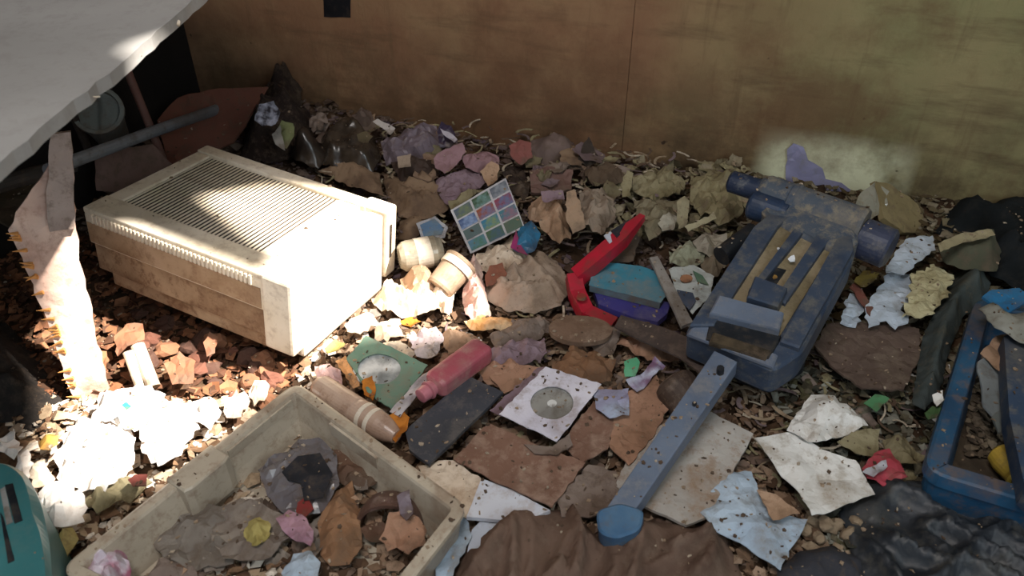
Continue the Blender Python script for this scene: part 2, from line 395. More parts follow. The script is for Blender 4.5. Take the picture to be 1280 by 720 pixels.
# ground mesh: trodden dirt under the scraps
gx0, gx1, gy0, gy1, gs = -1.35, 1.75, .35, 2.25, .022
nx, ny = int((gx1 - gx0) / gs), int((gy1 - gy0) / gs); vs = []; fs = []; ok = {}
for j in range(ny + 1):
    for i in range(nx + 1):
        x, y = gx0 + i * gs, gy0 + j * gs
        ok[(i, j)] = wall_d(x, y) > .004 and left_d(x, y) > .004
        vs.append((x, y, G(x, y) + .01 * abs(nz(x, y, 40, 5)) - .004))
for j in range(ny):
    for i in range(nx):
        if all(ok[(i + a, j + b)] for a in (0, 1) for b in (0, 1)):
            a = j * (nx + 1) + i; fs.append((a, a + 1, a + nx + 2, a + nx + 1))
used = sorted({i for f in fs for i in f}); mp_ = {o: k for k, o in enumerate(used)}
o = mesh_obj('dirt_bed', [vs[i] for i in used], [tuple(mp_[i] for i in f) for f in fs], M('trodden_dirt', '#5c4634', '#3f3024', 18, .95, .6, .45, '#2f241b', .1))
tag(o, 'trodden brown dirt and rotted paper covering the whole floor', 'dirt', kind='stuff')
def scrap(rnd, x, y, z, s, out_v, out_f, mi, m, curl=.35, tilt=.5):
    """a small curled irregular flake with thickness"""
    k = rnd.choice((4, 5, 5, 6)); a0 = rnd.uniform(0, 6.3); asp = rnd.uniform(.3, 1)
    tx, ty = rnd.uniform(-tilt, tilt), rnd.uniform(-tilt, tilt); rz = rnd.uniform(0, 6.3)
    mt = Matrix.Rotation(rz, 3, 'Z') @ Matrix.Rotation(tx, 3, 'X') @ Matrix.Rotation(ty, 3, 'Y')
    b = len(out_v); ring = []
    c = rnd.uniform(-curl, curl) * s
    for q in range(k):
        a = a0 + 6.283 * q / k; r = s * rnd.uniform(.65, 1.1); p = Vector((math.cos(a) * r, math.sin(a) * r * asp, c * math.cos(2 * a) * .6 + c)); ring.append(p)
    th = Vector((0, 0, -.0012)); ctr = Vector((0, 0, -c * .2))
    vs_ = [ctr] + ring + [ctr + th] + [p + th for p in ring]
    lo = min((mt @ p).z for p in vs_)
    for p in vs_:
        q = mt @ p; out_v.append((x + q.x, y + q.y, z + q.z - lo))
    for q in range(k):
        i, j = 1 + q, 1 + (q + 1) % k
        out_f += [(b, b + i, b + j), (b + k + 1, b + k + 1 + j, b + k + 1 + i), (b + i, b + k + 1 + i, b + k + 1 + j, b + j)]
        mi += [m, m, m]
rnd = random.Random(11)
sv, sf, smi = [], [], []
cnt_ = 0
while cnt_ < 24000:
    y = rnd.uniform(.5, 2.1); x = rnd.uniform(-.75, .75) * (y + .35) / 1.2
    if wall_d(x, y) < .02 or left_d(x, y) < .02: continue
    for k, (fn, _) in enumerate(zones):
        if fn(x, y): break
    s = rnd.choice((.003, .004, .005, .007, .009, .012, .016)) * rnd.uniform(.8, 1.2)
    scrap(rnd, x, y, G(x, y) + rnd.uniform(-.004, .008), s, sv, sf, smi, rnd.choice(pal[k]), .35, .3); cnt_ += 1
tag(mesh_obj('paper_scraps', sv, sf, pmats, mi=smi), 'countless small torn scraps of paper, peeled paint and dry leaves strewn over the floor', 'scraps', kind='stuff')

# ================================================================== MAIN OBJECTS
DUST = '#8b7a68'
V = Vector
# ---- cream slatted appliance cover lying on its back (fitted from the photograph in world units)
Lc, Fc, Bk = V((-.711, 1.178, .249)), V((-.335, 1.0, .222)), V((-.587, 1.444, .22))
BX0 = V((-.727, 1.168, .095)); bu = (Fc - Lc).normalized(); bw = (Lc - BX0).normalized(); bv = bw.cross(bu).normalized(); bu = bv.cross(bw)
BXM = frame3(BX0, bu, bv, bw)
cream = M('aged_cream_plastic', '#e3d7c4', '#d8cab2', 12, .5, .1, .2, '#8a6a4c', .4)
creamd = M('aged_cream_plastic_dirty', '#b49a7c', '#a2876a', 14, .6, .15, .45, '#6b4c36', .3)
groove = M('dark_groove', '#2e231a', '#1f1711', 30, .9, .2, .4)  # near-black colour for the vent floor and flange slot
LX, LY, HZ = .416, .295, .157
e = empty('appliance_cover', BX0 + (bu * LX + bv * LY) / 2, 'cream plastic appliance casing with a ribbed vent top, lying tipped on the litter', 'appliance')
def bpart(mb, name, mat, par=e, **k): return mb.xf(BXM).build(name, mat, par, **k)
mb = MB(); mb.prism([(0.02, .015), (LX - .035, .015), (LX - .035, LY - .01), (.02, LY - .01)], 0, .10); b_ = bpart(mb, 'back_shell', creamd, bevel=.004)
mb = MB(); mb.prism([(0, 0), (LX - .028, 0), (LX - .028, LY), (0, LY)], .088, .147); bpart(mb, 'casing', cream, bevel=.004)
mb = MB(); mb.box(0.0, LX - .05, .0, .052, .146, .1565); bpart(mb, 'front_rail', cream, bevel=.003)
mb = MB(); mb.box(0.0, LX - .04, LY - .028, LY, .146, .158); bpart(mb, 'rear_rail', cream, bevel=.003)
for a, b in ((0, .03), (LX - .095, LX - .05)): mb = MB(); mb.box(a, b, .052, LY - .028, .146, .154); bpart(mb, 'end_rail', cream, bevel=.002)
mb = MB(); mb.box(.03, LX - .095, .052, LY - .028, .1462, .1495); bpart(mb, 'vent_floor', groove)
NS = 36; pitch = (LX - .125) / NS
slat_me = None
for i in range(NS):
    x = .03 + pitch * (i + .5)
    if slat_me is None:
        mb = MB(); mb.box(-pitch * .19, pitch * .19, .052, LY - .028, 0, .0016); mb.f = mb.f
        so = mb.xf(frame3(V((0, 0, 0)), bu, bv, bw)).build('slat', cream, e); slat_me = so.data; sc0 = V(so['_o'])
    else: so = so.copy(); COL.objects.link(so)
    so.location = BX0 + bu * x + bw * .1493 + sc0 - V(e['_o'])
NT = 40; to = None
for i in range(NT):
    x = .02 + (LX - .085) * i / NT
    if to is None:
        mb = MB(); mb.box(-.0022, .0022, -.0035, .001, 0, .017)
        to = mb.xf(frame3(V((0, 0, 0)), bu, bv, bw)).build('tooth', cream, e); tc0 = V(to['_o'])
    else: to = to.copy(); COL.objects.link(to)
    to.location = BX0 + bu * x + bw * .132 + tc0 - V(e['_o'])
# end cap: smooth wide panel between two corner flanges with slots
mb = MB(); mb.prism([(LX - .030, .028), (LX, .028), (LX, LY - .03), (LX - .030, LY - .03)], -.004, .1545); bpart(mb, 'end_panel', cream, bevel=.006)
for y0, y1 in ((-.004, .026), (LY - .026, LY + .008)):
    mb = MB(); mb.prism([(LX - .052, y0), (LX + .004, y0), (LX + .004, y1), (LX - .052, y1)], .02, .160); bpart(mb, 'corner_flange', cream, bevel=.005)
mb = MB(); mb.box(LX + .0035, LX + .0055, LY - .016, LY - .010, .06, .128); bpart(mb, 'flange_slot', groove)
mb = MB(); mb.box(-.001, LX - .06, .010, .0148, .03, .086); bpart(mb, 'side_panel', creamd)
mb = MB(); mb.box(.004, LX - .056, -.0012, .002, .092, .130); bpart(mb, 'side_strip', M('shaded_side_plastic', '#b59a7e', '#a38769', 9, .55, .1, .35, '#7a5a42', .3))  # shade of the side face put into the colour, browner than the casing
# grime smears lying on the end panel and cover

# ---- blue machine
F0 = P(765, 655, .095); A0 = P(905, 430, .165)
tu = (A0 - F0).normalized(); tv = V((tu.y, -tu.x, 0)).normalized(); tw = tv.cross(tu).normalized()
if tw.z < 0: tw = -tw
TM = frame3(F0, tu, tv, tw)
def uv(px, py, w=0):
    q = hit(px, py, F0 + tw * w, tw) - F0; return V((q.dot(tu), q.dot(tv)))
blue = M('dusty_blue_enamel', '#364254', '#283447', 16, .5, .2, .40, '#62605a', .4)
blued = M('deep_blue_enamel', '#1b2f4a', '#142338', 16, .45, .15, .2, '#4e5157', .45)
bluel = M('worn_pale_blue_enamel', '#646f80', '#4f5a6c', 10, .5, .2, .3, '#7d7b7a', .4)
dustf = M('settled_khaki_dust', '#8a7d66', '#75694f', 24, .95, .5, .3, '#5b5140', .1)
blk = M('oily_black', '#12161b', '#1c2026', 20, .55, .2, .25, '#4b4134', .3)
e = empty('blue_machine', F0 + tu * .4 - V((0, 0, .05)), 'dusty blue metal machine with ribbed body, round side knobs and one long flat arm', 'machine')
def tpart(mb, name, mat, bevel=0, smooth=False, par=e): return mb.xf(TM).build(name, mat, par, bevel=bevel, smooth=smooth)
def qd(*pp, w=0): return [uv(a, b, w) for a, b in pp]
def ccw(p):
    a = sum(p[i].cross(p[(i + 1) % len(p)]) for i in range(len(p))); return p if a > 0 else p[::-1]
mb = MB(); mb.prism(ccw(qd((757, 636), (792, 640), (922, 452), (893, 438))), -.032, 0); arm = tpart(mb, 'arm', bluel, .002)
mb = MB(); mb.prism(round_poly(ccw(qd((745, 640), (775, 630), (806, 640), (800, 665), (770, 676), (748, 668))), .01), -.03, .006, .003); tpart(mb, 'foot', M('bright_blue_rubber', '#2e5375', '#557086', 12, .4, .1, .2), smooth=False)
for (a, b_, r_, h) in ((900, 466, .0055, .012), (868, 506, .0035, .004)):
    q = uv(a, b_); mb = MB(); mb.tube([(q.x, q.y, 0), (q.x, q.y, h)], r_, 10); tpart(mb, 'bolt', blk)
body_o = round_poly(ccw(qd((856, 415), (968, 463), (1003, 440), (1069, 318), (1066, 288), (975, 262), (942, 285))), .012, 4)
mb = MB(); mb.prism(body_o, -.058, 0, .006); tpart(mb, 'body', blue)
fl = round_poly(ccw(qd((890, 405), (972, 425), (1045, 306), (985, 277), (955, 290))), .01, 3)
mb = MB(); mb.prism(fl, 0, .0015); tpart(mb, 'dust_bed', dustf)
RH = .011
def rail(name, m, *pp, h=RH, w0=0, bev=.003):
    mb = MB(); mb.prism(ccw(qd(*pp)), w0, w0 + h, bev); return tpart(mb, name, m)
rail('rail', blue, (862, 412), (892, 412), (972, 288), (985, 276), (962, 272), (942, 288))
rail('rail', blue, (975, 432), (998, 440), (1066, 318), (1064, 298), (1046, 302))
rail('rail', blue, (935, 368), (942, 372), (1003, 296), (993, 290))
rail('rail', blue, (968, 378), (981, 384), (1037, 303), (1022, 297))
rail('slider_block', blue, (932, 384), (970, 396), (982, 373), (942, 358), h=.026, bev=.003)
rail('slot', blk, (948, 360), (966, 364), (984, 338), (966, 333), h=.003)
rail('pocket_lip', bluel, (886, 402), (972, 424), (978, 402), (897, 380), h=.022, bev=.003)
rail('pocket', blk, (882, 428), (960, 452), (976, 424), (888, 402), h=.008, bev=.002)
rail('matted_fluff', M('matted_fluff', '#4a3f2f', '#2c261d', 30, .95, .6, .3), (886, 432), (956, 454), (964, 444), (890, 420), h=.011, bev=.004)
rail('front_skirt', bluel, (858, 420), (966, 462), (972, 446), (868, 405), h=.005)
# head: dusty housing across the top with knobs at both ends
q1, q2 = uv(928, 236, .03), uv(1080, 282, .03)
def cyl(a, b, r_, name, mat, w0=.0, prof=None, seg=28):
    A_, B_ = uv(*a, w0), uv(*b, w0); A_ = V((A_.x, A_.y, w0)); B_ = V((B_.x, B_.y, w0)); L_ = (B_ - A_).length
    pr = prof(L_, r_) if prof else [(0, 0), (0, r_ * .8), (.004, r_), (L_ - .004, r_), (L_, r_ * .85), (L_, 0)]
    mb = MB(); mb.lathe(A_, B_, pr, seg); return tpart(mb, name, mat, smooth=False)
hdm = M('dust_caked_blue', '#4a515a', '#3d4756', 12, .8, .5, .45, '#827866', .2)
mb = MB(); mb.prism(round_poly(ccw(qd((962, 240), (1066, 280), (1074, 306), (1040, 318), (985, 290), (950, 268))), .01, 3), -.055, .010, .008); tpart(mb, 'head_block', hdm)
cyl((950, 238), (1080, 284), .031, 'head_housing', hdm, -.004, lambda L_, r_: [(0, 0), (0, r_ * .75), (.006, r_ * .92), (.012, r_), (L_ * .3, r_), (L_ * .3 + .002, r_ * 1.06), (L_ * .36, r_ * 1.06), (L_ * .36 + .002, r_), (L_ * .9, r_), (L_ * .97, r_ * 1.05), (L_, r_ * .95), (L_, 0)])
cyl((938, 254), (984, 270), .0265, 'knob', blued, -.010, lambda L_, r_: [(0, 0), (0, r_ * .8), (.004, r_ * .97), (.008, r_), (L_ - .012, r_), (L_ - .008, r_ * .9), (L_, r_ * .9), (L_, 0)])
cyl((912, 226), (968, 244), .0195, 'knob_cap', M('dark_blue_cap', '#18243a', '#222f45', 12, .5, .2, .35, '#6a6a68'), .0)
cyl((1074, 296), (1114, 312), .034, 'knob', M('violet_blue_knob', '#383d50', '#2c3346', 12, .45, .2, .35, '#6b6762'), -.024)
cyl((902, 320), (942, 290), .017, 'side_barrel', blk, -.02, lambda L_, r_: [(0, 0), (0, r_ * .65), (-.001, r_ * .7), (-.001, r_), (L_, r_), (L_, 0)])
mb = MB(); mb.prism(ccw(qd((925, 452), (966, 466), (985, 455), (1010, 440), (1005, 420), (900, 410), w=-.058)), -.115, -.056); tpart(mb, 'base_block', blk, .004)
mb = MB(); mb.prism(ccw(qd((1000, 420), (1060, 330), (1040, 300), (980, 290), (930, 330), (900, 400), w=-.058)), -.10, -.057); tpart(mb, 'underframe', blued, .004)
a = uv(1010, 322, 0)
# flakes of paint resting on the machine
def on_tool(px, py, w_, s, name, label, cat, mat, k=6, sd=1):
    q = uv(px, py, w_); rr = random.Random(sd); pts = [F0 + tu * (q.x + math.cos(6.283 * i / k) * s * rr.uniform(.6, 1.1)) + tv * (q.y + math.sin(6.283 * i / k) * s * rr.uniform(.5, 1)) + tw * (w_ + .001) for i in range(k)]
    return tag(sheet(name, None, 0, mat, n=tw, pts=pts, cr=.001, th=.001, res=.006), label, cat)
white = M('white_paint', '#dfe2e6', '#cfd6dc', 20, .6, .2, .12)
on_tool(990, 324, .0125, .008, 'paint_flake', 'larger white paint flake lying on the middle of the blue machine', 'paint flake', white, sd=2)
on_tool(973, 311, .002, .004, 'paint_flake', 'tiny white paint flake in the left channel of the blue machine', 'paint flake', white, sd=3)
on_tool(969, 346, .004, .006, 'dry_leaf', 'curled ochre leaf bit stuck in the slot of the blue machine', 'leaf', M('ochre_leaf', '#8a6a35', '#6f5226', 20), sd=4)

# ---- board overhead at the left
brd = M('grey_board', '#9f9d9a', '#908e8b', 3, .6, .1, .14, '#77726c', .3, dsc=5)
ZB = .60
pts = [P(*q, ZB) for q in ((238, 2), (160, 72), (78, 137), (0, 203))]
e_d = (pts[0] - pts[-1]).normalized()
ext0 = pts[0] + e_d * .30; ext1 = pts[-1] - e_d * .2; out_ = V((-.62, .45, 0)).normalized()
bp_ = [ext0, pts[0], pts[1], pts[2], pts[3], ext1, ext1 + out_ * .55, ext0 + out_ * .38]
e = empty('board', sum(bp_, V()) / 8, 'large pale grey board jutting overhead at the top left corner', 'board')
bo = sheet('panel', None, 0, brd, pts=bp_, cr=0, th=.016, rag=.0022, res=.02, parent=e)
for i, (t, s) in enumerate(((.12, .007), (.36, .006), (.62, .008))):
    p = pts[0].lerp(pts[3], t); mb = MB(); vv = []; ff = []; m_ = []
    scrap(random.Random(i + 5), p.x, p.y, p.z - .014, s, vv, ff, m_, 0); mesh_obj('splinter', vv, ff, M('splinter', '#cbbfae', '#9c8a70', 20), e)

# ---- splintered plank, pipe, stick and things in the dark corner
wood = M('splintered_wood', '#cdb3a4', '#b08f80', 9, .8, .5, .25, '#7d5a48', .2)
woodo = M('torn_wood_edge', '#d0965a', '#b87840', 25, .9, .6, .3, '#7a4c2c', .1)
pn = V((.42, -.86, .28)).normalized(); pp0 = P(112, 500, .03)
e = empty('broken_plank', pp0, 'splintered pale wooden plank leaning upright beside the cream casing', 'plank')
sheet('plank_face', [(88, 172), (93, 225), (95, 290), (103, 340), (116, 400), (128, 455), (141, 496), (99, 514), (84, 480), (72, 440), (62, 410), (48, 378), (36, 345), (22, 312), (10, 288), (40, 236), (64, 200)], 0, wood, e, n=pn, cr=.0012, th=.012, rag=.002, res=.014) if False else None
pl = [hit(a, b, pp0, pn) for a, b in [(88, 172), (93, 225), (95, 290), (103, 340), (116, 400), (128, 455), (141, 496), (99, 514), (84, 480), (72, 440), (62, 410), (48, 378), (36, 345), (22, 312), (10, 288), (40, 236), (64, 200)]]
sheet('plank_face', None, 0, wood, e, n=pn, pts=pl, cr=.0015, th=.012, rag=.003, res=.014)
strip = [hit(a, b, pp0 + pn * .01, pn) for a, b in ((64, 168), (88, 165), (92, 240), (93, 286), (62, 290), (58, 250))]
sheet('plank_strip', None, 0, M('grey_wood', '#a8988f', '#8b7b74', 9, .8, .4, .3), e, n=pn, pts=strip, cr=.001, th=.014, rag=.002, res=.014)
rr = random.Random(3); edge_px = [(10, 290), (22, 312), (36, 345), (48, 378), (62, 410), (72, 440), (84, 480), (97, 512)]
for i in range(26):
    t = rr.random() * 6.999; k = int(t); q = hit(edge_px[k][0] + (edge_px[k + 1][0] - edge_px[k][0]) * (t - k), edge_px[k][1] + (edge_px[k + 1][1] - edge_px[k][1]) * (t - k), pp0, pn)
    d = V((-1, -.2, rr.uniform(-.5, .3))).normalized(); mb = MB(); mb.tube([q - d * .012, q + d * rr.uniform(.002, .009)], [.0035, .0004], 5); mb.build('splinter', woodo, e)
def rod(name, a, za, b, zb, r_, mat, label, cat, seg=14, extra=None):
    A_, B_ = P(*a, za), P(*b, zb); mb = MB(); mid = A_.lerp(B_, .5) + V((0, 0, .002))
    mb.tube([A_, mid, B_], [r_, r_ * .97, r_], seg); return tag(mb.build(name, mat, smooth=False), label, cat)
gm = M('grey_pipe', '#6f7378', '#5f6368', 8, .45, .1, .35, '#4a443c', .4)
rod('pipe', (60, 213), .30, (288, 131), .17, .0115, gm, 'long grey pipe lying slantwise above the cream casing', 'pipe')
rod('pipe', (-60, 250), .26, (92, 205), .24, .015, M('dark_pipe', '#3d3a36', '#2c2a28', 8, .6, .1, .4), 'short dark pipe poking in from the left edge behind the plank', 'pipe')
rod('stick', (150, 66), .34, (206, 204), .13, .0085, M('red_brown_wood', '#6a4a42', '#543932', 12, .7, .3, .3), 'thin reddish brown stick leaning behind the grey pipe', 'stick')
rod('stick', (86, 132), .30, (112, 190), .16, .008, M('dark_wood', '#3a322c', '#2a241f', 12, .8, .3, .3), 'short dark stick beside the grey bucket', 'stick')
e = empty('bucket', P(130, 185, .08), 'grey green plastic bucket tipped over in the dark corner', 'bucket')
A_, B_ = P(122, 138, .27), P(150, 185, .10)
mb = MB(); mb.lathe(A_, B_, [(0, .040), (.004, .045), (.012, .043), (.10, .036), (.15, .033), (.15, 0), (.145, 0), (.145, .030), (.01, .039), (0, .040)]); mb.build('shell', M('bucket_plastic', '#5f625c', '#50524d', 9, .6, .1, .4), e)
mb = MB(); mb.lathe(A_, B_, [(-.002, .040), (-.002, .048), (.008, .048), (.008, .0405), (-.002, .040)]); mb.build('rim', M('bucket_rim', '#686b66'), e)
terr = M('terracotta_panel', '#7a4d3e', '#694236', 6, .8, .2, .3)
pn2 = tiltn(38, -12); p0 = P(262, 168, .15)
tag(sheet('hardboard_sheet', None, 0, terr, n=pn2, pts=[hit(a, b, p0, pn2) for a, b in ((196, 150), (222, 122), (262, 112), (334, 108), (312, 146), (291, 178), (262, 190), (212, 212))], cr=.002, th=.005, res=.02), 'reddish brown hardboard piece leaning behind the casing under the pipe', 'board')
pn3 = tiltn(50, -10); p0 = P(150, 210, .13)
tag(sheet('hardboard_sheet', None, 0, M('pinkish_board', '#7c6258', '#6b5248', 6, .8, .2, .4), n=pn3, pts=[hit(a, b, p0, pn3) for a, b in ((118, 190), (190, 180), (214, 205), (150, 240), (120, 238))], cr=.002, th=.005, res=.02), 'dull pinkish board scrap under the grey pipe left of the casing', 'board')
tag(sheet('hardboard_sheet', [(-30, 215), (60, 222), (62, 250), (30, 290), (-30, 262)], .2, M('olive_board', '#4c4332', '#3b3426', 6, .8, .2, .4), cr=.003, th=.006, res=.02), 'dark olive board scrap at the left edge below the grey board', 'board')

# ---- white plastic tray (lower left)
def pan(name, label, cat, cpx, zt, depth, mat, rimw, mfloor, rr_=.03, rimz=.0, slope=.014, lip=.006, floor_name='tray_floor'):
    pts = [P(*q, zt) for q in cpx]; loop = ccw([V((p.x, p.y)) for p in pts]); loop = round_poly(loop, rr_, 5)
    c = sum(loop, V((0, 0))) / len(loop); e = empty(name, V((c.x, c.y, zt - depth)), label, cat)
    vs, fs = sweep_loop(loop, [(slope * .6, zt - depth), (.001, zt - lip - .004), (0, zt - lip), (-.003, zt - lip), (-.002, zt - .001), (.002, zt + .001), (rimw - .002, zt + .001), (rimw, zt - .003), (rimw + slope * .5, zt - depth * .6), (rimw + slope, zt - depth + .004), (rimw + slope, zt - depth), (slope * .6, zt - depth)])
    mesh_obj('rim_wall', vs, fs, mat, e, smooth=False)
    inner = []
    v3, f3 = sweep_loop(loop, [(rimw + slope * .9, 0)]); inner = [V((v[0], v[1])) for v in v3]
    mb = MB(); mb.prism(inner, zt - depth, zt - depth + .003); mb.build(floor_name, mfloor, e)
    return e, loop
trm = M('milky_tray_plastic', '#b9ad9a', '#a89c8a', 9, .38, .06, .3, '#7d6450', .5)
tray_px = [(371, 474), (588, 632), (430, 838), (-20, 792)]
e, tl = pan('drawer_tray', 'milky white plastic drawer tray full of rubbish at the bottom left', 'tray', [(370, 478), (584, 634), (400, 870), (75, 712)], .105, .075, trm, .016, trm, .022)
def along(a, b, t): return V(a).lerp(V(b), t)
c0, c1 = P(370, 478, .105), P(75, 712, .105); dd = (c1 - c0).normalized(); nn = V((-dd.y, dd.x, 0));
if nn.y > 0: nn = -nn
LL = (c1 - c0).length
M1 = frame3(c0 + dd * LL * .40, dd, nn, V((0, 0, 1)))
mb = MB(); mb.prism([(0, -.004), (.075, -.004), (.075, .032), (.065, .036), (.01, .036), (0, .032)], -.055, .006, .003); mb.xf(M1).build('grip_block', trm, e)
M1 = frame3(c0 + dd * LL * .02, dd, nn, V((0, 0, 1))); mb = MB(); mb.box(.02, LL * .36, .014, .019, -.02, -.004); mb.xf(M1).build('inner_ridge', trm, e)
c2 = P(584, 634, .105); dd2 = (c2 - c0).normalized(); n2 = V((dd2.y, -dd2.x, 0)); n2 = n2 if n2.y < 0 else -n2
M1 = frame3(c0 + dd2 * .1, dd2, n2, V((0, 0, 1))); mb = MB(); mb.box(0, .10, .015, .020, -.03, -.004); mb.xf(M1).build('inner_ridge', trm, e)

# ---- blue tray (right)
bt = M('worn_blue_tray', '#234d6b', '#183a57', 12, .45, .15, .3, '#6b5646', .45)
e, bl = pan('blue_tray', 'rusty edged dark blue tray holding dirt at the right edge', 'tray', [(1222, 372), (1156, 588), (1330, 640), (1420, 400)], .125, .075, bt, .024, M('tray_dirt', '#4d4234', '#3a3127', 30, .95, .6, .3), .03, lip=.02)
e2 = tag(sheet('blue_bar', [(1255, 420), (1285, 408), (1310, 640), (1282, 612), (1262, 520)], .155, M('slate_bar', '#33435a', '#2a3648', 8, .5, .1, .35, '#6a655c'), cr=0, th=.03, rag=0, res=.05), 'slate blue bar crossing the blue tray at the right frame edge', 'bar')
rr = random.Random(5); vv, ff, mm = [], [], []
for i in range(420):
    u_, v_ = rr.random(), rr.random(); q = P(1215 + 70 * u_ + (1 - v_) * 15 - 8, 430 + 140 * v_, .06)
    scrap(rr, q.x, q.y, .054 + rr.random() * .006, rr.uniform(.004, .011), vv, ff, mm, rr.choice((0, 0, 1, 2)))
tag(mesh_obj('tray_dirt', vv, ff, [M('soil_a', '#54483a'), M('soil_b', '#3a3128'), M('soil_c', '#6f6250')], mi=mm), 'loose dark soil and crumbs lying inside the blue tray', 'soil', kind='stuff')

# ================================================================== NAMED LITTER
def gz(px, py): 
    z = .05
    for _ in range(4): q = P(px, py, z); z = G(q.x, q.y)
    return z
def L(name, cat, label, px, lift, mat, **k):
    """a piece of litter lying lift metres above the trodden ground"""
    cx = sum(p[0] for p in px) / len(px); cy = sum(p[1] for p in px) / len(px)
    zs = [gz(*p) for p in px] + [gz(cx, cy)]
    return T(name, cat, label, px, sum(zs) / len(zs) + lift, mat, **k)
paperw = M('soiled_white_paper', '#d9d7d2', '#c6c3bd', 10, .75, .2, .3, '#8d7c66', .15)
paperb = M('bluish_paper', '#a9b7c4', '#93a3b3', 10, .75, .2, .28, '#7d7466', .15)
papert = M('tan_paper', '#a78a72', '#94775f', 10, .85, .3, .3, '#6b5441', .1)
paperc = M('cream_paper', '#d3c2ae', '#c0ad97', 12, .8, .3, .25, '#8b6f58', .1)
paperm = M('mauve_paper', '#86737a', '#756069', 10, .8, .25, .35, '#5c4a44', .12)
paperg = M('grey_brown_paper', '#7d6f66', '#6a5b51', 12, .85, .3, .35, '#54463b', .1)
khaki = M('khaki_paper', '#8b8267', '#766c50', 10, .85, .3, .35, '#574c36', .1)
card = M('brown_card', '#7d5f50', '#6c5042', 7, .8, .25, .3, '#9a8272', .15)
cardl = M('light_brown_card', '#a5806a', '#92705a', 8, .85, .25, .3, '#6d5341', .12)
clothb = M('brown_cloth', '#6b574b', '#56443a', 12, .95, .5, .3, '#6f5f52', .05)
clothc = M('dusty_cream_cloth', '#a79585', '#94816f', 12, .95, .5, .3, '#6f5c4d', .05)
clotht = M('tan_cloth', '#86705b', '#735e4b', 10, .95, .5, .35, '#54443a', .05)
clothg = M('grey_green_cloth', '#4b5251', '#3c4342', 10, .95, .5, .3, '#5e594c', .05)
clothk = M('black_cloth', '#16191a', '#1e2123', 12, .9, .5, .2, '#2f2c27', .1)
plast = M('black_bin_plastic', '#1d2126', '#272b31', 14, .48, .3, .35, '#45433e', .4)
lilac = M('lilac_wrapper', '#75696f', '#665b66', 9, .5, .15, .38, '#5b4b42', .3)
pinkm = M('pink_paper', '#8f7074', '#7d6165', 10, .7, .2, .3, '#6f5449', .15)
orange = M('orange_leaf', '#b9752f', '#94571f', 20, .8, .3, .2, '#6f4520', .1)
yel = M('yellow_sponge', '#a89b62', '#94874f', 20, .95, .6, .2, '#7d6e44', .05)
clr = M('clear_plastic', '#c9c9c6', '#b3b0aa', 8, .2, .05, .3, '#8a7a68', .6, alpha=.55)

# --- centre: sleeves, discs, bottle, slabs
def circ(cx, cy, rx, ry, k=28, rot=0): return [(cx + math.cos(6.283 * i / k) * rx * math.cos(rot) - math.sin(6.283 * i / k) * ry * math.sin(rot), cy + math.cos(6.283 * i / k) * rx * math.sin(rot) + math.sin(6.283 * i / k) * ry * math.cos(rot)) for i in range(k)]
slv = M('white_sleeve_paper', '#cfcbd4', '#bcb8c4', 9, .7, .2, .34, '#8f8078', .15)
slg = M('green_sleeve_card', '#6f8b7a', '#5c7a6b', 9, .7, .2, .3, '#7d7565', .2)
disc = M('scuffed_disc', '#a9a9a4', '#8d8e8b', 14, .3, .1, .33, '#6d6459', .6, metal=.35)
discb = M('bright_disc', '#e6e8e8', '#8b9294', 26, .3, .1, .2, '#55524c', .6, metal=.2)
t_s = tiltn(4, 3)
L('disc_sleeve', 'sleeve', 'white paper disc sleeve with round window on brown card beside the blue arm', [(624, 517), (682, 458), (752, 480), (696, 552)], .052, slv, n=t_s, cr=.0008, th=.0016, rag=.0012, res=.008, holes=[circ(690, 503.5, 27, 20.5)])
d_ = L('disc', 'disc', 'dull grey disc showing through the window of the white sleeve', circ(690, 504, 34, 26, 30), .0492, disc, n=t_s, cr=0, th=.0012, rag=0, res=.02)
sheet('hub', circ(690, 504, 6, 4.5, 14), d_['_p'][2] + .0008, M('clear_hub', '#c8c8c4'), d_, n=t_s, cr=0, th=.0006, rag=0, res=.02)
L('disc_sleeve', 'sleeve', 'green card disc sleeve with round window left of the pink bottle', [(433, 448), (457, 419), (535, 456), (491, 513), (462, 493)], .045, slg, n=tiltn(3, 6), cr=.0008, th=.0018, rag=.001, res=.008, holes=[circ(474, 461, 27, 19)])
L('disc', 'disc', 'shiny white and grey streaked disc inside the green sleeve', circ(474, 461, 33, 24, 30), .0425, discb, n=tiltn(3, 6), cr=0, th=.0012, rag=0, res=.02)
L('sleeve_edge', 'sleeve', 'mauve brown torn paper strip along the left edge of the white disc sleeve', [(612, 512), (672, 459), (684, 458), (628, 522)], .044, paperm, cr=.002, rag=.002)
slab = M('dark_slate', '#3f4148', '#34363c', 8, .55, .15, .3, '#67615c', .35)
L('dark_folder', 'folder', 'dark grey flat folder lying below the pink bottle', [(506, 538), (586, 470), (629, 490), (536, 580), (512, 562)], .045, slab, cr=.0006, th=.006, rag=.0008, res=.015)
L('plastic_sliver', 'wrapper', 'silvery plastic sliver between green sleeve and pink bottle', [(487, 514), (528, 468), (541, 462), (534, 478), (500, 520)], .052, M('silver_film', '#b9b4b6', '#8a8488', 30, .3, .2, .2, spec=.6), cr=.002, rag=.001)
e = empty('pink_bottle', P(565, 465, .06), 'dusty pink plastic bottle lying on its side with neck toward the camera', 'bottle')
pk = M('dusty_pink_plastic', '#a5525e', '#924653', 14, .4, .15, .5, '#a58078', .45)
A_, B_ = P(541, 484, .085), P(604, 437, .085); dx = (B_ - A_).normalized(); sx = V((dx.y, -dx.x, 0)).normalized()
m_ = frame3(A_, dx, sx, dx.cross(sx) * -1); Lb = (B_ - A_).length
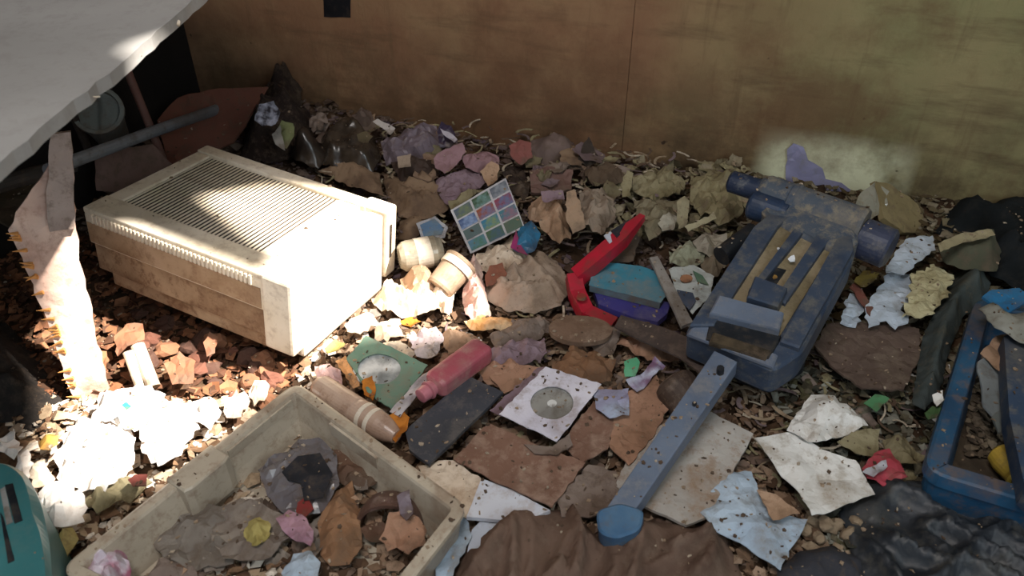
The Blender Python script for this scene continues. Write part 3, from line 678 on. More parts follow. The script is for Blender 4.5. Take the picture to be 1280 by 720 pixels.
ring = lambda x, a, b: [(x, math.copysign(abs(math.cos(t)) ** .45, math.cos(t)) * a, math.copysign(abs(math.sin(t)) ** .45, math.sin(t)) * b) for t in [6.283 * i / 20 for i in range(20)]]
def loft(rings):
    mb = MB(); n = len(rings[0]); vs = [p for r_ in rings for p in r_]
    fs = [(k * n + i, k * n + (i + 1) % n, (k + 1) * n + (i + 1) % n, (k + 1) * n + i) for k in range(len(rings) - 1) for i in range(n)]
    fs += [tuple(reversed(range(n))), tuple(range((len(rings) - 1) * n, len(rings) * n))]; mb.add(vs, fs); return mb
loft([ring(0, .010, .009), ring(.004, .018, .015), ring(.010, .021, .018), ring(Lb - .006, .0215, .018), ring(Lb, .019, .016)]).xf(m_).build('body', pk, e, smooth=False)
mb = MB(); mb.lathe((0, 0, 0), (-.03, 0, 0), [(0, .012), (.006, .013), (.007, .015), (.010, .015), (.011, .011), (.013, .011), (.0135, .0125), (.026, .0115), (.027, .008), (.027, 0)], 18); mb.xf(m_).build('neck', M('pink_neck', '#b9737c', '#a5606b', 14, .4, .1, .3, '#a58078', .5), e)
L('brown_card', 'card', 'large flat reddish brown card below the white disc sleeve', [(568, 574), (610, 528), (662, 552), (732, 578), (690, 634), (628, 606)], .040, card, cr=.0015, th=.0025, rag=.0015)
L('white_tile', 'tile', 'white tile corner showing below the reddish brown card', [(583, 646), (602, 598), (640, 612), (688, 638), (650, 652)], .030, M('white_tile', '#c9cbd2', '#b7b9c2', 9, .4, .1, .25, '#9a8474', .4), cr=0, th=.007, rag=.0005, res=.02)
L('white_tile', 'tile', 'second bluish white tile under the first at the brown cloth', [(590, 662), (600, 652), (652, 654), (640, 672), (612, 690), (584, 690)], .022, M('white_tile2', '#b9c0cb', '#a7afbb', 9, .4, .1, .25, '#8c7a6c', .4), cr=0, th=.007, rag=.0005, res=.02)
L('ripped_paper', 'paper', 'ripped cream layered paper left of the white tile', [(522, 580), (566, 574), (602, 598), (584, 646), (556, 640), (530, 606)], .030, paperc, cr=.004, rag=.003)
L('lilac_paper', 'paper', 'faded lilac paper strip standing by the tray corner', [(545, 650), (580, 640), (590, 668), (566, 720), (545, 720)], .025, paperb, cr=.004, rag=.002)
L('curled_card', 'card', 'small curled grey brown card poking out under the white sleeve', [(655, 556), (688, 560), (712, 542), (716, 556), (696, 570), (668, 568)], .045, paperg, cr=.002, rag=.001, curl=.004)
L('brown_card', 'card', 'brown card piece right of the white disc sleeve', [(700, 555), (742, 500), (770, 520), (760, 560), (728, 578)], .034, card, cr=.002, th=.002)
L('brown_card', 'card', 'tan card with torn lower edge between lilac paper and blue arm', [(768, 500), (820, 468), (838, 505), (820, 540), (786, 582), (762, 560)], .036, cardl, cr=.003, th=.002, rag=.002)
L('brown_card', 'card', 'dull brown card pieces over the cloth below the large card', [(696, 625), (735, 582), (770, 590), (775, 625), (745, 645), (702, 645)], .030, paperg, cr=.004, th=.002, rag=.003)
L('brown_card', 'card', 'tan brown card lying just left of the white disc sleeve', [(612, 470), (640, 455), (676, 458), (650, 482), (630, 492)], .038, cardl, cr=.002, th=.002)
L('lilac_paper', 'paper', 'lilac paper scrap right of the white disc sleeve', [(742, 486), (786, 484), (786, 520), (762, 522), (745, 510)], .042, M('lilac_paper', '#8b86a0', '#9aa5b8', 14, .7, .2, .25, '#6f5c52'), cr=.004)
L('green_label', 'label', 'small bright green label scrap near the end of the dark flat bar', [(780, 452), (796, 446), (800, 452), (794, 470), (781, 470)], .046, M('green_label', '#4f9a72', '#69ab86', 20, .5, .1, .2), cr=.001, rag=.001)
L('foil_scrap', 'wrapper', 'pale blue white wrapper scrap beside the green label', [(782, 476), (806, 462), (818, 448), (832, 456), (812, 476), (796, 492)], .046, M('pale_wrapper', '#b3b7c9', '#7d5f7d', 34, .5, .2, .2), cr=.005)
for i, (q, lf, m_, lb) in enumerate([
 ([(690, 455), (712, 436), (748, 440), (770, 452), (764, 475), (728, 480), (700, 470)], .03, M('rust_brown_paper', '#7a5a42', '#654832', 16, .85, .4, .2), 'crumpled rust brown paper above the white disc sleeve'),
 ([(612, 420), (640, 402), (684, 398), (690, 412), (662, 425), (620, 436)], .03, paperg, 'crumpled mauve grey cloth scrap left of the round brown disc'),
 ([(610, 440), (640, 424), (680, 424), (684, 444), (650, 456), (612, 458)], .028, paperm, 'rumpled mauve brown scrap below the left grey scrap'),
 ([(600, 455), (640, 448), (660, 462), (622, 482), (604, 478)], .03, cardl, 'orange brown card bit beneath the rumpled scraps'),
 ([(760, 420), (800, 418), (835, 432), (850, 446), (820, 450), (780, 436)], .03, cardl, 'tan wood chip under the dark flat bar'),
 ([(736, 420), (760, 400), (776, 412), (768, 440), (745, 448)], .03, paperg, 'small crumpled grey scrap at the end of the dark flat bar')]):
    L('crumpled_paper', 'paper', lb, q, lf, m_, dome=.014, edge=.015, cr=.008, rag=.003, res=.007)
L('round_brown_disc', 'disc', 'round dusty brown disc lying below the red bracket', circ(726, 411, 40, 17, 26, .04), .05, M('dusty_brown_lid', '#6f5848', '#5d4839', 14, .8, .3, .3, '#85705f'), cr=.001, th=.009, rag=0, res=.012, dome=.006, edge=.03)

# --- red bracket, teal and purple boxes, bars
red = M('red_plastic', '#ab1f33', '#94162a', 10, .35, .05, .38, '#7a3a36', .5)
e = empty('red_bracket', P(718, 345, .06), 'bent red plastic bracket with a white label, standing over the teal box', 'bracket')
pth = [(803, 268, .155), (776, 292, .145), (748, 316, .13), (718, 341, .10), (722, 362, .085), (734, 386, .075), (768, 402, .07)]
for a, b, k in ((0, 3, 'arm'), (3, 6, 'arm')):
    pp = [P(*q) for q in pth[a:b + 1]]; vs = []; fs = []
    for i, p in enumerate(pp):
        t = (pp[min(i + 1, len(pp) - 1)] - pp[max(i - 1, 0)]).normalized(); s_ = V((t.y, -t.x, 0)).normalized(); u_ = s_.cross(t).normalized()
        if u_.z < 0: u_ = -u_
        if s_.y > 0: s_ = -s_
        wd = .006 if (a == 0 and i == 0) else .0135; hh = .012 if (a == 0 and i == 0) else .026
        for (c, d) in ((-1, 0), (1, 0), (1, -1), (.82, -1), (.82, -.12), (-.82, -.12), (-.82, -1), (-1, -1)): vs.append(p + s_ * wd * c + u_ * hh * d)
    n_ = 8; fs = [(i * n_ + j, i * n_ + (j + 1) % n_, (i + 1) * n_ + (j + 1) % n_, (i + 1) * n_ + j) for i in range(len(pp) - 1) for j in range(n_)] + [tuple(range(n_)), tuple(range((len(pp) - 1) * n_, len(pp) * n_))]
    mesh_obj('arm', vs, fs, red, e)
def on_pts(name, pts, mat, par, th=.001): 
    n = (pts[1] - pts[0]).cross(pts[2] - pts[0]).normalized(); n = n if n.z > 0 else -n
    return sheet(name, None, 0, mat, par, n=n, pts=pts, cr=0, th=th, rag=0, res=.01)
on_pts('label', [P(755, 294, .143), P(763, 289, .143), P(771, 299, .139), P(762, 304, .139)], M('white_label', '#b4b9c4', dirt=.1), e, .002)
on_pts('black_strip', [P(764, 288, .146), P(786, 274, .151), P(791, 280, .149), P(771, 297, .143)], M('black_strip', '#23232b', dirt=.2), e, .002)
mb = MB(); q = P(727, 372, .09); mb.lathe(q, q + V((0, 0, .004)), [(0, .009), (.004, .008), (.004, 0)], 16); mb.build('screw_boss', M('red_boss', '#8a2a2c', '#74482f', 16), e)
teal = M('teal_cover', '#3c7f93', '#356f82', 9, .55, .1, .5, '#6f7a7c', .35)
L('teal_book', 'book', 'teal covered book lying across the purple case inside the red bracket', [(744, 327), (800, 332), (822, 340), (832, 370), (826, 378), (736, 356)], .062, teal, cr=.0008, th=.001, rag=.0006, res=.012)
o = L('page_block', 'book', '', [(744, 329), (800, 334), (821, 341), (830, 371), (825, 379), (737, 357)], .0605, M('grey_pages', '#55636b', '#46535b', 40), cr=0, th=.013, rag=0, res=.02)
_tb = [x for x in COL.objects if x.name.startswith('teal_book')][0]
o.parent = _tb; o.location = V(o['_o']) - V(_tb['_o'])
for k in ('label', 'category'):
    if k in o: del o[k]
L('purple_case', 'case', 'deep purple blue flat case under the teal book', [(742, 362), (770, 366), (838, 378), (834, 392), (822, 402), (790, 396), (748, 380)], .045, M('purple_case', '#3c3778', '#322e68', 10, .45, .1, .3, '#5f5a72', .4), cr=.0005, th=.012, rag=.0006, res=.015)
L('grey_strip', 'strip', 'light grey flat plastic strip slanting right of the teal book', [(812, 322), (822, 320), (866, 402), (852, 408)], .068, M('grey_strip', '#918d88', '#827e79', 9, .5, .1, .3), cr=0, th=.006, rag=.0004, res=.02)
L('flat_bar', 'bar', 'dark brown flat metal bar running from red bracket to blue machine', [(776, 394), (826, 408), (896, 436), (878, 468), (850, 446), (800, 424), (768, 408)], .065, M('dark_bar', '#4a403c', '#3b3230', 10, .6, .2, .3, '#6a5b50', .3), cr=.0006, th=.004, rag=.0006, res=.02)
e = empty('roller', P(846, 490, .05), 'dark brown rounded pot lying beneath the upper end of the blue arm', 'pot')
A_, B_ = P(838, 474, .085), P(870, 516, .06)
mb = MB(); mb.lathe(A_, B_, [(0, 0), (0, .024), (.004, .030), (.012, .033), (.055, .034), (.068, .028), (.07, 0)], 26); mb.build('shell', M('dark_brown_pot', '#4a3c33', '#362a23', 10, .6, .2, .35, '#77675a', .3), e)
mb = MB(); mb.lathe(A_ - (B_ - A_).normalized() * .001, B_, [(0, 0), (0, .021), (.0012, .021), (.0012, 0)], 26); mb.build('end_disc', M('taupe_end', '#6f6056'), e)
# white printed packet
e = L('printed_packet', 'packet', 'white plastic packet printed with a green and orange picture left of the blue machine', [(836, 336), (868, 330), (893, 345), (888, 368), (866, 392), (848, 372)], .055, M('white_film', '#bcc2c0', '#aab3b2', 10, .35, .1, .25, spec=.5), cr=.003, rag=.001)
def deco(par, name, px, c1, c2=None, up=.0016, **k):
    """flat print lying on its parent"""
    n = V(par['_n']); p0 = V(par['_p']) + n * up; pts = [hit(a, b, p0, n) for a, b in px]
    return sheet(name, None, 0, M('print_' + c1[1:], c1, c2, 30, .5, 0, .2), par, n=n, pts=pts, cr=0, th=.0008, rag=0, res=.02)
deco(e, 'print', [(846, 362), (866, 366), (870, 376), (862, 388), (850, 374)], '#3a4557', '#4a5568', up=.004)
deco(e, 'print', circ(858, 348, 8, 5, 12), '#a87a5c', '#8f654c', up=.004)
deco(e, 'print', [(866, 338), (878, 344), (886, 356), (872, 352)], '#4f6f5c', '#64806c', up=.004)

# --- photo card sheets
e = empty('photo_sheet', P(612, 290, .10), 'white card printed with rows of small colour photographs leaning on the heap', 'card')
npc = tiltn(32, -8); p0 = P(610, 272, .115)
TL, TR, BR, BL = [hit(a, b, p0, npc) for a, b in ((563, 263), (632, 222), (656, 284), (588, 317))]
back = sheet('backing', None, 0, M('white_card', '#b9b6b8', '#a7a3a6', 9, .5, .1, .25), e, n=npc, pts=[TL, TR, BR, BL], cr=.0008, th=.0015, rag=.0004, res=.012)
cols = ['#4a5666', '#41537a', '#4f605e', '#4f7388', '#34492f', '#84482f', '#2f6a86', '#3f5639', '#555a64', '#7c3a48', '#3a6a76', '#4c5749']
cols2 = ['#6f7a4f', '#8aa0c0', '#4d5d60', '#3f6a4a', '#6f8f8c', '#5f6f95', '#7d8a4c', '#35506a', '#8a8f95', '#4a6f92', '#8c5a6a', '#40584a']
for i in range(3):
    for j in range(4):
        def gp(u_, v_): return TL.lerp(TR, u_).lerp(BL.lerp(BR, u_), v_) + npc * .0018
        u0, u1, v0, v1 = .04 + i * .325, .04 + i * .325 + .29, .045 + j * .24, .045 + j * .24 + .205
        k = i * 4 + j
        sheet('photo_print', None, 0, M('photo_print_%s' % cols[k][1:], cols[k], cols2[k], 60, .35, 0, .18, '#5a5550', .45), e, n=npc, pts=[gp(u0, v0), gp(u1, v0), gp(u1, v1), gp(u0, v1)], cr=0, th=.0006, rag=0, res=.03)
e = L('photo_card', 'card', 'small white bordered blue picture card left of the photo sheet', [(520, 279), (544, 270), (560, 284), (556, 297), (528, 300)], .05, M('white_card2', '#a9a9ae', '#9a9a9f'), n=tiltn(18, 0), cr=.001, rag=.0006)
deco(e, 'print', [(525, 281), (543, 273), (555, 285), (552, 293), (530, 296)], '#54708f', '#6d7f8a', up=.002)
e = L('magenta_wrapper', 'wrapper', 'folded blue and magenta glossy wrapper right of the photo sheet', [(641, 312), (649, 282), (664, 276), (676, 292), (668, 314), (660, 318)], .055, M('blue_wrap', '#2f6d8f', '#1f4a68', 14, .3, .1, .2, spec=.6), n=tiltn(20, 0), cr=.004, dome=.012, edge=.012)
deco(e, 'print', [(638, 309), (645, 288), (652, 308), (660, 319), (648, 315)], '#8f2f62', '#7a2a52', up=.006)

# --- jars, cups, cloths in the middle
glass = M('dirty_glass', '#a8a08e', '#968c78', 9, .18, .05, .35, '#7d6c58', .7, alpha=.8)
labm = M('cream_label', '#d6ccbc', '#c5b9a6', 9, .6, .1, .25, '#94806c')
def jar(name, label, a, za, b, zb, r_, prof, mat, bands=(), cat='jar'):
    A_, B_ = P(*a, za), P(*b, zb); e = empty(name, A_.lerp(B_, .5) - V((0, 0, r_)), label, cat); L_ = (B_ - A_).length
    mb = MB(); mb.lathe(A_, B_, [(t * L_, k * r_) for t, k in prof], 28); mb.build('body', mat, e, smooth=False)
    d = (B_ - A_).normalized()
    for nm, t0, t1, k, m_ in bands:
        mb = MB(); mb.lathe(A_ + d * L_ * t0, A_ + d * L_ * t1, [(0, k * r_ * .98), (0, k * r_), (L_ * (t1 - t0), k * r_), (L_ * (t1 - t0), k * r_ * .98)], 28); mb.build(nm, m_, e)
    return e
jar('glass_jar', 'cloudy glass jar with a cream label lying right of the casing', (499, 322), .10, (552, 312), .10, .029, [(0, 0), (0, .72), (.1, .95), (.2, 1), (.85, 1), (.93, .85), (1, .8), (1, 0)], glass, [('label', .38, .72, 1.02, labm)])
jar('tan_cup', 'tan cup with a cream band lying before the glass jar', (578, 326), .105, (548, 362), .075, .030, [(0, 0), (0, 1.0), (.04, 1.08), (.1, 1.08), (.14, 1), (.9, .88), (.97, .8), (1, 0)], M('tan_cup', '#a08a74', '#8c7560', 9, .5, .1, .3), [('band', .10, .32, 1.05, labm)], cat='cup')
L('crumpled_bag', 'bag', 'crumpled cream paper bag in the light right of the casing', [(464, 372), (486, 360), (508, 366), (545, 350), (572, 348), (570, 366), (562, 396), (546, 386), (522, 396), (492, 396), (470, 384)], .03, paperc, dome=.018, edge=.02, cr=.007, csc=34, ridges=10, rh=.022, rw=.008, fdir=70, res=.006, rag=.002)
L('tan_wad', 'paper', 'tan paper wad in front of the tan cup and crumpled bag', [(500, 350), (522, 340), (548, 348), (556, 372), (530, 384), (504, 374)], .03, papert, dome=.035, edge=.025, cr=.01, res=.008)
L('pink_wrap', 'wrapper', 'pinkish twisted tissue standing between tan cup and cream cloth', [(578, 372), (582, 342), (590, 324), (602, 330), (604, 356), (614, 392), (598, 402), (582, 398)], .03, M('pink_tissue', '#c9988f', '#d9bcae', 20, .7, .2, .2, '#8f6a60'), dome=.045, edge=.018, cr=.01, fold=.01, fdir=20, fsc=35, res=.006)
L('brown_chip', 'chip', 'reddish brown curled card behind the cream cloth lump', [(606, 344), (612, 332), (628, 328), (634, 342), (626, 352), (608, 358)], .06, M('red_brown', '#7d4d3a', '#6b3f2f', 14), n=tiltn(30, 0), cr=.002, th=.002)
L('cream_cloth', 'cloth', 'bundled dusty cream cloth left of the red bracket', [(604, 372), (612, 352), (634, 338), (654, 326), (668, 316), (690, 322), (706, 340), (712, 364), (700, 384), (668, 392), (630, 388)], .025, clothc, dome=.035, edge=.035, ridges=16, rh=.022, rw=.008, fdir=70, cr=.003, res=.0055, smooth=True)
L('cream_paper', 'paper', 'crumpled cream paper around the foot of the photo sheet', [(590, 322), (612, 306), (640, 300), (662, 316), (650, 330), (620, 336), (600, 338)], .04, paperc, dome=.02, edge=.02, cr=.012, res=.007)
L('orange_strip', 'paper', 'orange brown and cream paper twist under the pink tissue', [(580, 402), (600, 394), (640, 396), (660, 402), (640, 412), (604, 412), (588, 410)], .03, M('orange_cream', '#c08a52', '#d9b890', 26, .7, .3, .2), dome=.012, edge=.01, cr=.006, res=.006)
for i, (q, m_, lb) in enumerate([
 ([(405, 436), (420, 424), (432, 432), (424, 442), (410, 444)], yel, 'yellow dry leaf at the lower right foot of the casing'),
 ([(452, 478), (466, 474), (470, 488), (466, 502), (455, 494)], orange, 'orange leaf at the lower edge of the green sleeve'),
 ([(486, 524), (500, 514), (512, 522), (508, 540), (494, 552), (486, 540)], orange, 'bigger orange leaf between clear bottle and dark folder'),
 ([(500, 404), (518, 396), (526, 404), (514, 412)], orange, 'orange leaf scrap above the pink bottle in the light'),
 ([(420, 455), (432, 446), (444, 470), (450, 484), (442, 488)], M('peach_chip', '#d6a06c', '#c78f5a', 20), 'peach coloured stick of paper left of the green sleeve')]):
    L('leaf', 'leaf', lb, q, .045, m_, cr=.004, curl=.006, edge=.01, res=.006)
L('pink_soap', 'soap', 'pale pink crumpled tissue beside the clear tube', [(393, 458), (412, 452), (426, 464), (428, 480), (410, 486), (396, 476)], .04, M('pale_pink', '#d6b3ae', '#c79f9b', 16, .6, .2, .2), dome=.016, edge=.012, cr=.006, res=.006)
jar('clear_tube', 'translucent tan plastic tube lying along the tray behind the green sleeve', (398, 482), .07, (496, 546), .07, .021, [(0, 0), (0, .8), (.05, 1), (.5, 1), (.52, .97), (.55, 1), (.8, 1), (.9, .8), (1, .5), (1, 0)], M('tan_tube', '#b8a08e', '#a58a78', 9, .25, .05, .3, '#7d604e', .6), [('ridge', .6, .64, 1.05, labm), ('ridge', .7, .74, 1.04, labm)], cat='tube')
for i, (q, m_, lb) in enumerate([
 ([(430, 402), (462, 388), (474, 404), (450, 418), (434, 414)], paperc, 'sunlit cream paper scrap right of the casing corner'),
 ([(470, 402), (500, 398), (506, 418), (484, 428), (468, 420)], paperc, 'sunlit crumpled paper above the green sleeve'),
 ([(510, 418), (545, 408), (556, 424), (540, 446), (520, 444)], M('lilac_cream', '#b9a8ad', '#cdbfb8', 20), 'lilac cream paper scrap above the pink bottle'),
 ([(548, 420), (580, 412), (600, 420), (592, 432), (560, 440)], papert, 'tan torn paper behind the pink bottle'),
 ([(460, 430), (492, 424), (520, 440), (512, 452), (480, 440)], paperc, 'cream paper scrap along the top edge of the green sleeve')]):
    L('torn_paper', 'paper', lb, q, .032, m_, dome=.01, edge=.012, cr=.007, res=.007, rag=.003)

# --- below: cloth, boards, papers
L('brown_cloth', 'cloth', 'rumpled dark brown cloth at the bottom centre under the blue foot', [(555, 740), (570, 700), (600, 672), (632, 650), (680, 640), (720, 634), (748, 668), (800, 655), (850, 648), (900, 664), (920, 700), (940, 745), (740, 790), (600, 790)], .0, clothb, dome=.02, edge=.04, ridges=20, rh=.042, rw=.016, fdir=-25, cr=.003, res=.0065, smooth=True)
L('white_board', 'board', 'off white stained board lying under the blue arm', [(768, 606), (802, 540), (880, 510), (942, 542), (884, 646), (858, 656), (806, 632)], .034, M('offwhite_board', '#aaa59e', '#989189', 6, .6, .15, .36, '#84684e'), cr=.0012, th=.005, rag=.001)
L('bluish_paper', 'paper', 'torn pale blue paper right of the blue arm, lying over rubbish', [(874, 640), (882, 612), (906, 584), (940, 588), (948, 612), (964, 640), (1010, 648), (992, 680), (976, 712), (950, 694), (926, 676), (896, 666)], .036, paperb, cr=.006, csc=16, dome=.008, rag=.002)
L('tan_paper', 'paper', 'tan paper bit lying on the torn pale blue paper', [(946, 612), (970, 618), (1000, 642), (966, 650)], .052, papert, cr=.002)
L('white_paper', 'paper', 'large stained white paper sheet with folds at the lower right', [(944, 545), (988, 538), (1028, 560), (1070, 574), (1095, 615), (1054, 632), (1014, 646), (1000, 616), (968, 580)], .046, paperw, cr=.006, csc=12, rag=.001)
L('white_paper', 'paper', 'crumpled white paper folded above the large stained sheet', [(984, 536), (998, 512), (1014, 493), (1044, 492), (1066, 510), (1086, 530), (1052, 544), (1020, 557), (1000, 548)], .052, paperw, cr=.009, csc=14, dome=.016, rag=.001)
L('khaki_card', 'card', 'small khaki card corner right of the white papers', [(1046, 553), (1066, 538), (1100, 536), (1098, 572), (1070, 566)], .044, khaki, cr=.002, n=tiltn(8, 10))
L('red_wrapper', 'wrapper', 'torn red and silver wrapper by the black bag', [(1078, 584), (1098, 562), (1112, 560), (1134, 598), (1104, 606), (1084, 598)], .04, M('red_wrap', '#9a3a44', '#a8434f', 12, .4, .1, .25), cr=.005)
L('silver_scrap', 'wrapper', 'small silver scrap on the red wrapper', [(1078, 590), (1096, 580), (1108, 574), (1110, 582), (1092, 596)], .05, M('silver_scrap', '#a9a7ac', '#8c8388', 30, .3), cr=.003)
L('cream_wad', 'paper', 'crumpled cream paper behind the red wrapper', [(1104, 548), (1124, 540), (1146, 562), (1144, 586), (1124, 580), (1110, 566)], .035, khaki, dome=.015, edge=.014, cr=.008, res=.006)
L('green_scrap', 'scrap', 'small green plastic scrap below the brown mat piece', [(1080, 503), (1094, 492), (1112, 498), (1096, 514)], .04, M('green_scrap', '#4f7f58', '#3f6f4a', 16, .4), cr=.002)
L('brown_mat', 'mat', 'dull brown leathery mat piece right of the blue machine', [(1018, 432), (1034, 404), (1090, 402), (1150, 410), (1150, 445), (1130, 487), (1078, 484), (1048, 466)], .036, M('brown_mat', '#5b4b42', '#4d3e36', 7, .75, .25, .3, '#6f6153'), cr=.0025, th=.004, rag=.002)
wp = M('flaked_white_paint', '#b9c3cf', '#a9b4c0', 12, .6, .2, .2, '#7a7362')
cp_ = M('flaked_cream_plaster', '#b3ab88', '#a09774', 26, .85, .6, .3, '#7d6f4f')
L('paint_sheet', 'paint flake', 'peeled sheet of bluish white paint right of the machine body', [(1086, 408), (1082, 382), (1096, 360), (1116, 338), (1138, 344), (1142, 372), (1126, 386), (1136, 402), (1120, 410), (1108, 400)], .045, wp, cr=.004, rag=.005)
L('paint_sheet', 'paint flake', 'second bluish white paint sheet nearer the wall by the violet knob', [(1108, 340), (1118, 316), (1132, 298), (1166, 294), (1170, 312), (1148, 326), (1130, 342)], .045, wp, cr=.004, rag=.004)
L('plaster_sheet', 'plaster', 'crumbly cream plaster sheet beside the grey green cloth', [(1128, 394), (1136, 366), (1142, 340), (1168, 328), (1192, 344), (1186, 366), (1164, 394)], .05, cp_, cr=.007, rag=.005, dome=.008, edge=.02, res=.007)
L('white_flakes', 'paint flake', 'white paint flakes near the brown mat piece', [(1050, 404), (1060, 372), (1078, 360), (1080, 390), (1070, 408)], .04, wp, cr=.006, rag=.005)
L('ochre_wrapper', 'wrapper', 'ochre wrapper bit below the violet knob', [(1068, 350), (1080, 336), (1100, 340), (1092, 352), (1076, 360)], .045, M('ochre', '#8f7d3f', '#7a6a38', 16), cr=.005)
L('red_sliver', 'scrap', 'thin dull red sliver beside the bluish paint sheet', [(1062, 358), (1070, 352), (1092, 384), (1088, 394)], .048, M('dull_red', '#7a4a40', '#6a3e36', 16), cr=.002)
L('grey_cloth', 'cloth', 'long grey green cloth draped beside the blue tray', [(1140, 506), (1146, 462), (1154, 420), (1176, 372), (1196, 342), (1222, 336), (1238, 356), (1230, 380), (1204, 396), (1186, 440), (1174, 492), (1156, 514)], .03, clothg, dome=.04, edge=.03, ridges=8, rh=.018, rw=.012, fdir=-30, fold=.006, fsc=22, cr=.003, res=.008, smooth=True)
L('green_leaf', 'leaf', 'small green leaf with white scrap at the blue tray corner', [(1156, 516), (1166, 506), (1180, 510), (1172, 520), (1160, 524)], .09, M('green_leaf', '#3f5a34', '#33492a', 16), cr=.004)
L('white_chip', 'scrap', 'ragged white chip on the left edge of the blue tray', [(1168, 500), (1166, 492), (1178, 488), (1180, 500), (1172, 506)], .10, paperw, cr=.004)
L('black_bag', 'bag', 'crumpled black plastic bag at the bottom right corner', [(1048, 640), (1070, 610), (1098, 596), (1140, 604), (1190, 618), (1250, 628), (1320, 640), (1330, 760), (1180, 790), (1090, 745), (1064, 690)], .01, plast, dome=.012, edge=.04, ridges=24, rh=.032, rw=.011, fdir=60, cr=.003, res=.0065, smooth=True)
L('dark_rag', 'cloth', 'dark grey rag at the bottom edge left of the black bag', [(970, 712), (1000, 690), (1042, 682), (1076, 700), (1084, 740), (980, 745)], .02, M('dark_rag', '#33343a', '#28292e', 12, .9, .4, .25), dome=.02, edge=.02, fold=.01, cr=.003, smooth=True)
L('black_cloth', 'cloth', 'heap of black cloth by the wall at the right edge', [(1164, 290), (1176, 268), (1214, 272), (1230, 254), (1262, 250), (1330, 262), (1340, 350), (1290, 372), (1236, 350), (1200, 306)], .0, clothk, dome=.06, edge=.05, ridges=12, rh=.035, rw=.016, fdir=40, cr=.004, res=.010, smooth=True)
L('olive_cloth', 'cloth', 'olive grey cloth fold in front of the black cloth heap', [(1170, 312), (1196, 298), (1232, 294), (1252, 312), (1246, 338), (1206, 338), (1184, 330)], .045, M('olive_cloth', '#4f4f3f', '#434334', 10, .95, .4, .3), dome=.035, edge=.03, fold=.008, cr=.003, smooth=True)
L('cream_stick', 'paper', 'flat cream paper strip across the olive cloth', [(1172, 304), (1200, 292), (1240, 286), (1244, 294), (1204, 302), (1176, 314)], .085, M('khaki_cream', '#9a9072', '#877d60', 10), cr=.002)
L('blue_plastic_piece', 'plastic piece', 'bright blue plastic piece over the blue tray top', [(1228, 370), (1240, 362), (1274, 360), (1290, 374), (1262, 390), (1246, 384)], .13, M('bright_blue_plastic', '#2a6a94', '#1f5a84', 10, .35, .05, .2), cr=.002, th=.004)
L('white_rag', 'cloth', 'off white rag lying over the blue tray at the right edge', [(1224, 384), (1240, 380), (1262, 394), (1290, 386), (1320, 400), (1310, 440), (1268, 424), (1244, 408)], .135, M('offwhite_rag', '#8c8b82', '#7a796f', 10, .9, .3, .3), cr=.005, dome=.01, smooth=True)
L('tan_rag', 'cloth', 'brown paper bit below the off white rag in the blue tray', [(1226, 440), (1240, 424), (1266, 414), (1270, 440), (1250, 464), (1236, 450)], .10, papert, cr=.004)
L('grey_plate', 'plate', 'pale grey plate shard leaning inside the blue tray', [(1222, 452), (1232, 446), (1256, 470), (1262, 500), (1242, 520), (1230, 508)], .085, M('grey_plate', '#858b8c', '#757b7c', 9, .4, .1, .25), n=tiltn(10, 10), cr=.001, th=.003)
L('grey_plate', 'plate', 'smaller grey shard below the pale plate in the blue tray', [(1240, 520), (1258, 506), (1270, 520), (1268, 548), (1248, 540)], .08, M('grey_plate2', '#6b716f', '#5d6361', 9, .4), cr=.001, th=.003)
e = empty('yellow_cup', P(1258, 578, .07), 'worn yellow plastic cup lying in the corner of the blue tray', 'cup')
A_, B_ = P(1248, 564, .082), P(1276, 596, .082); mb = MB(); mb.lathe(A_, B_, [(0, 0), (0, .014), (.004, .019), (.018, .021), (.040, .019), (.046, .021), (.048, .018), (.048, 0)], 22); mb.build('body', M('yellow_plastic', '#b5983f', '#a2863a', 9, .45, .1, .33, '#7d6a44'), e)
# chunks
AUTOQ = []
def chunk(px, py, lift, s, mat, name, label, cat, group, sd, flat=.7):
    rr = random.Random(sd); q = P(px, py, gz(px, py)); bm = bmesh.new(); bmesh.ops.create_icosphere(bm, subdivisions=2, radius=1)
    off = rr.random() * 50
    for v in bm.verts:
        k = 1 + .55 * noise.noise(v.co * 1.3 + V((off, 0, 0))) + .2 * noise.noise(v.co * 4 + V((0, off, 0)))
        v.co = V((v.co.x * k, v.co.y * k * .8, v.co.z * k * flat)) * s
    rot = Matrix.Rotation(rr.uniform(0, 6.3), 3, 'Z') @ Matrix.Rotation(rr.uniform(-.5, .5), 3, 'X')
    vs = [rot @ v.co for v in bm.verts]; lo = min(v.z for v in vs); g = G(q.x, q.y)
    vs = [v + V((q.x, q.y, g - lo + lift)) for v in vs]; fs = [tuple(v.index for v in f.verts) for f in bm.faces]; bm.free()
    o = tag(mesh_obj(name, vs, fs, mat), label, cat, group); AUTOQ.append((o, px, py, s, mat)); return o
tanch = M('tan_rubble', '#8a7862', '#74634f', 20, .95, .6, .3)
for i, (x, y, s) in enumerate([(1004, 668, .012), (1016, 658, .014), (1030, 666, .015), (1044, 662, .012), (1058, 674, .012), (1022, 680, .010), (1084, 688, .008), (1092, 672, .009), (1010, 690, .010), (1068, 660, .010), (1046, 690, .007)]):
    chunk(x, y, .004, s, tanch, 'rubble', 'tan crumbly lump between the stained white sheet and the black bag', 'rubble', 'tan lumps by the black bag', i)
terc = [M('brown_clay', '#684234', '#573529', 16, .9, .5, .2), M('brown_clay2', '#80583f', '#6d4935', 16, .9, .5, .2), M('brown_clay3', '#4a3228', '#3c2820', 16, .9, .5, .2)]
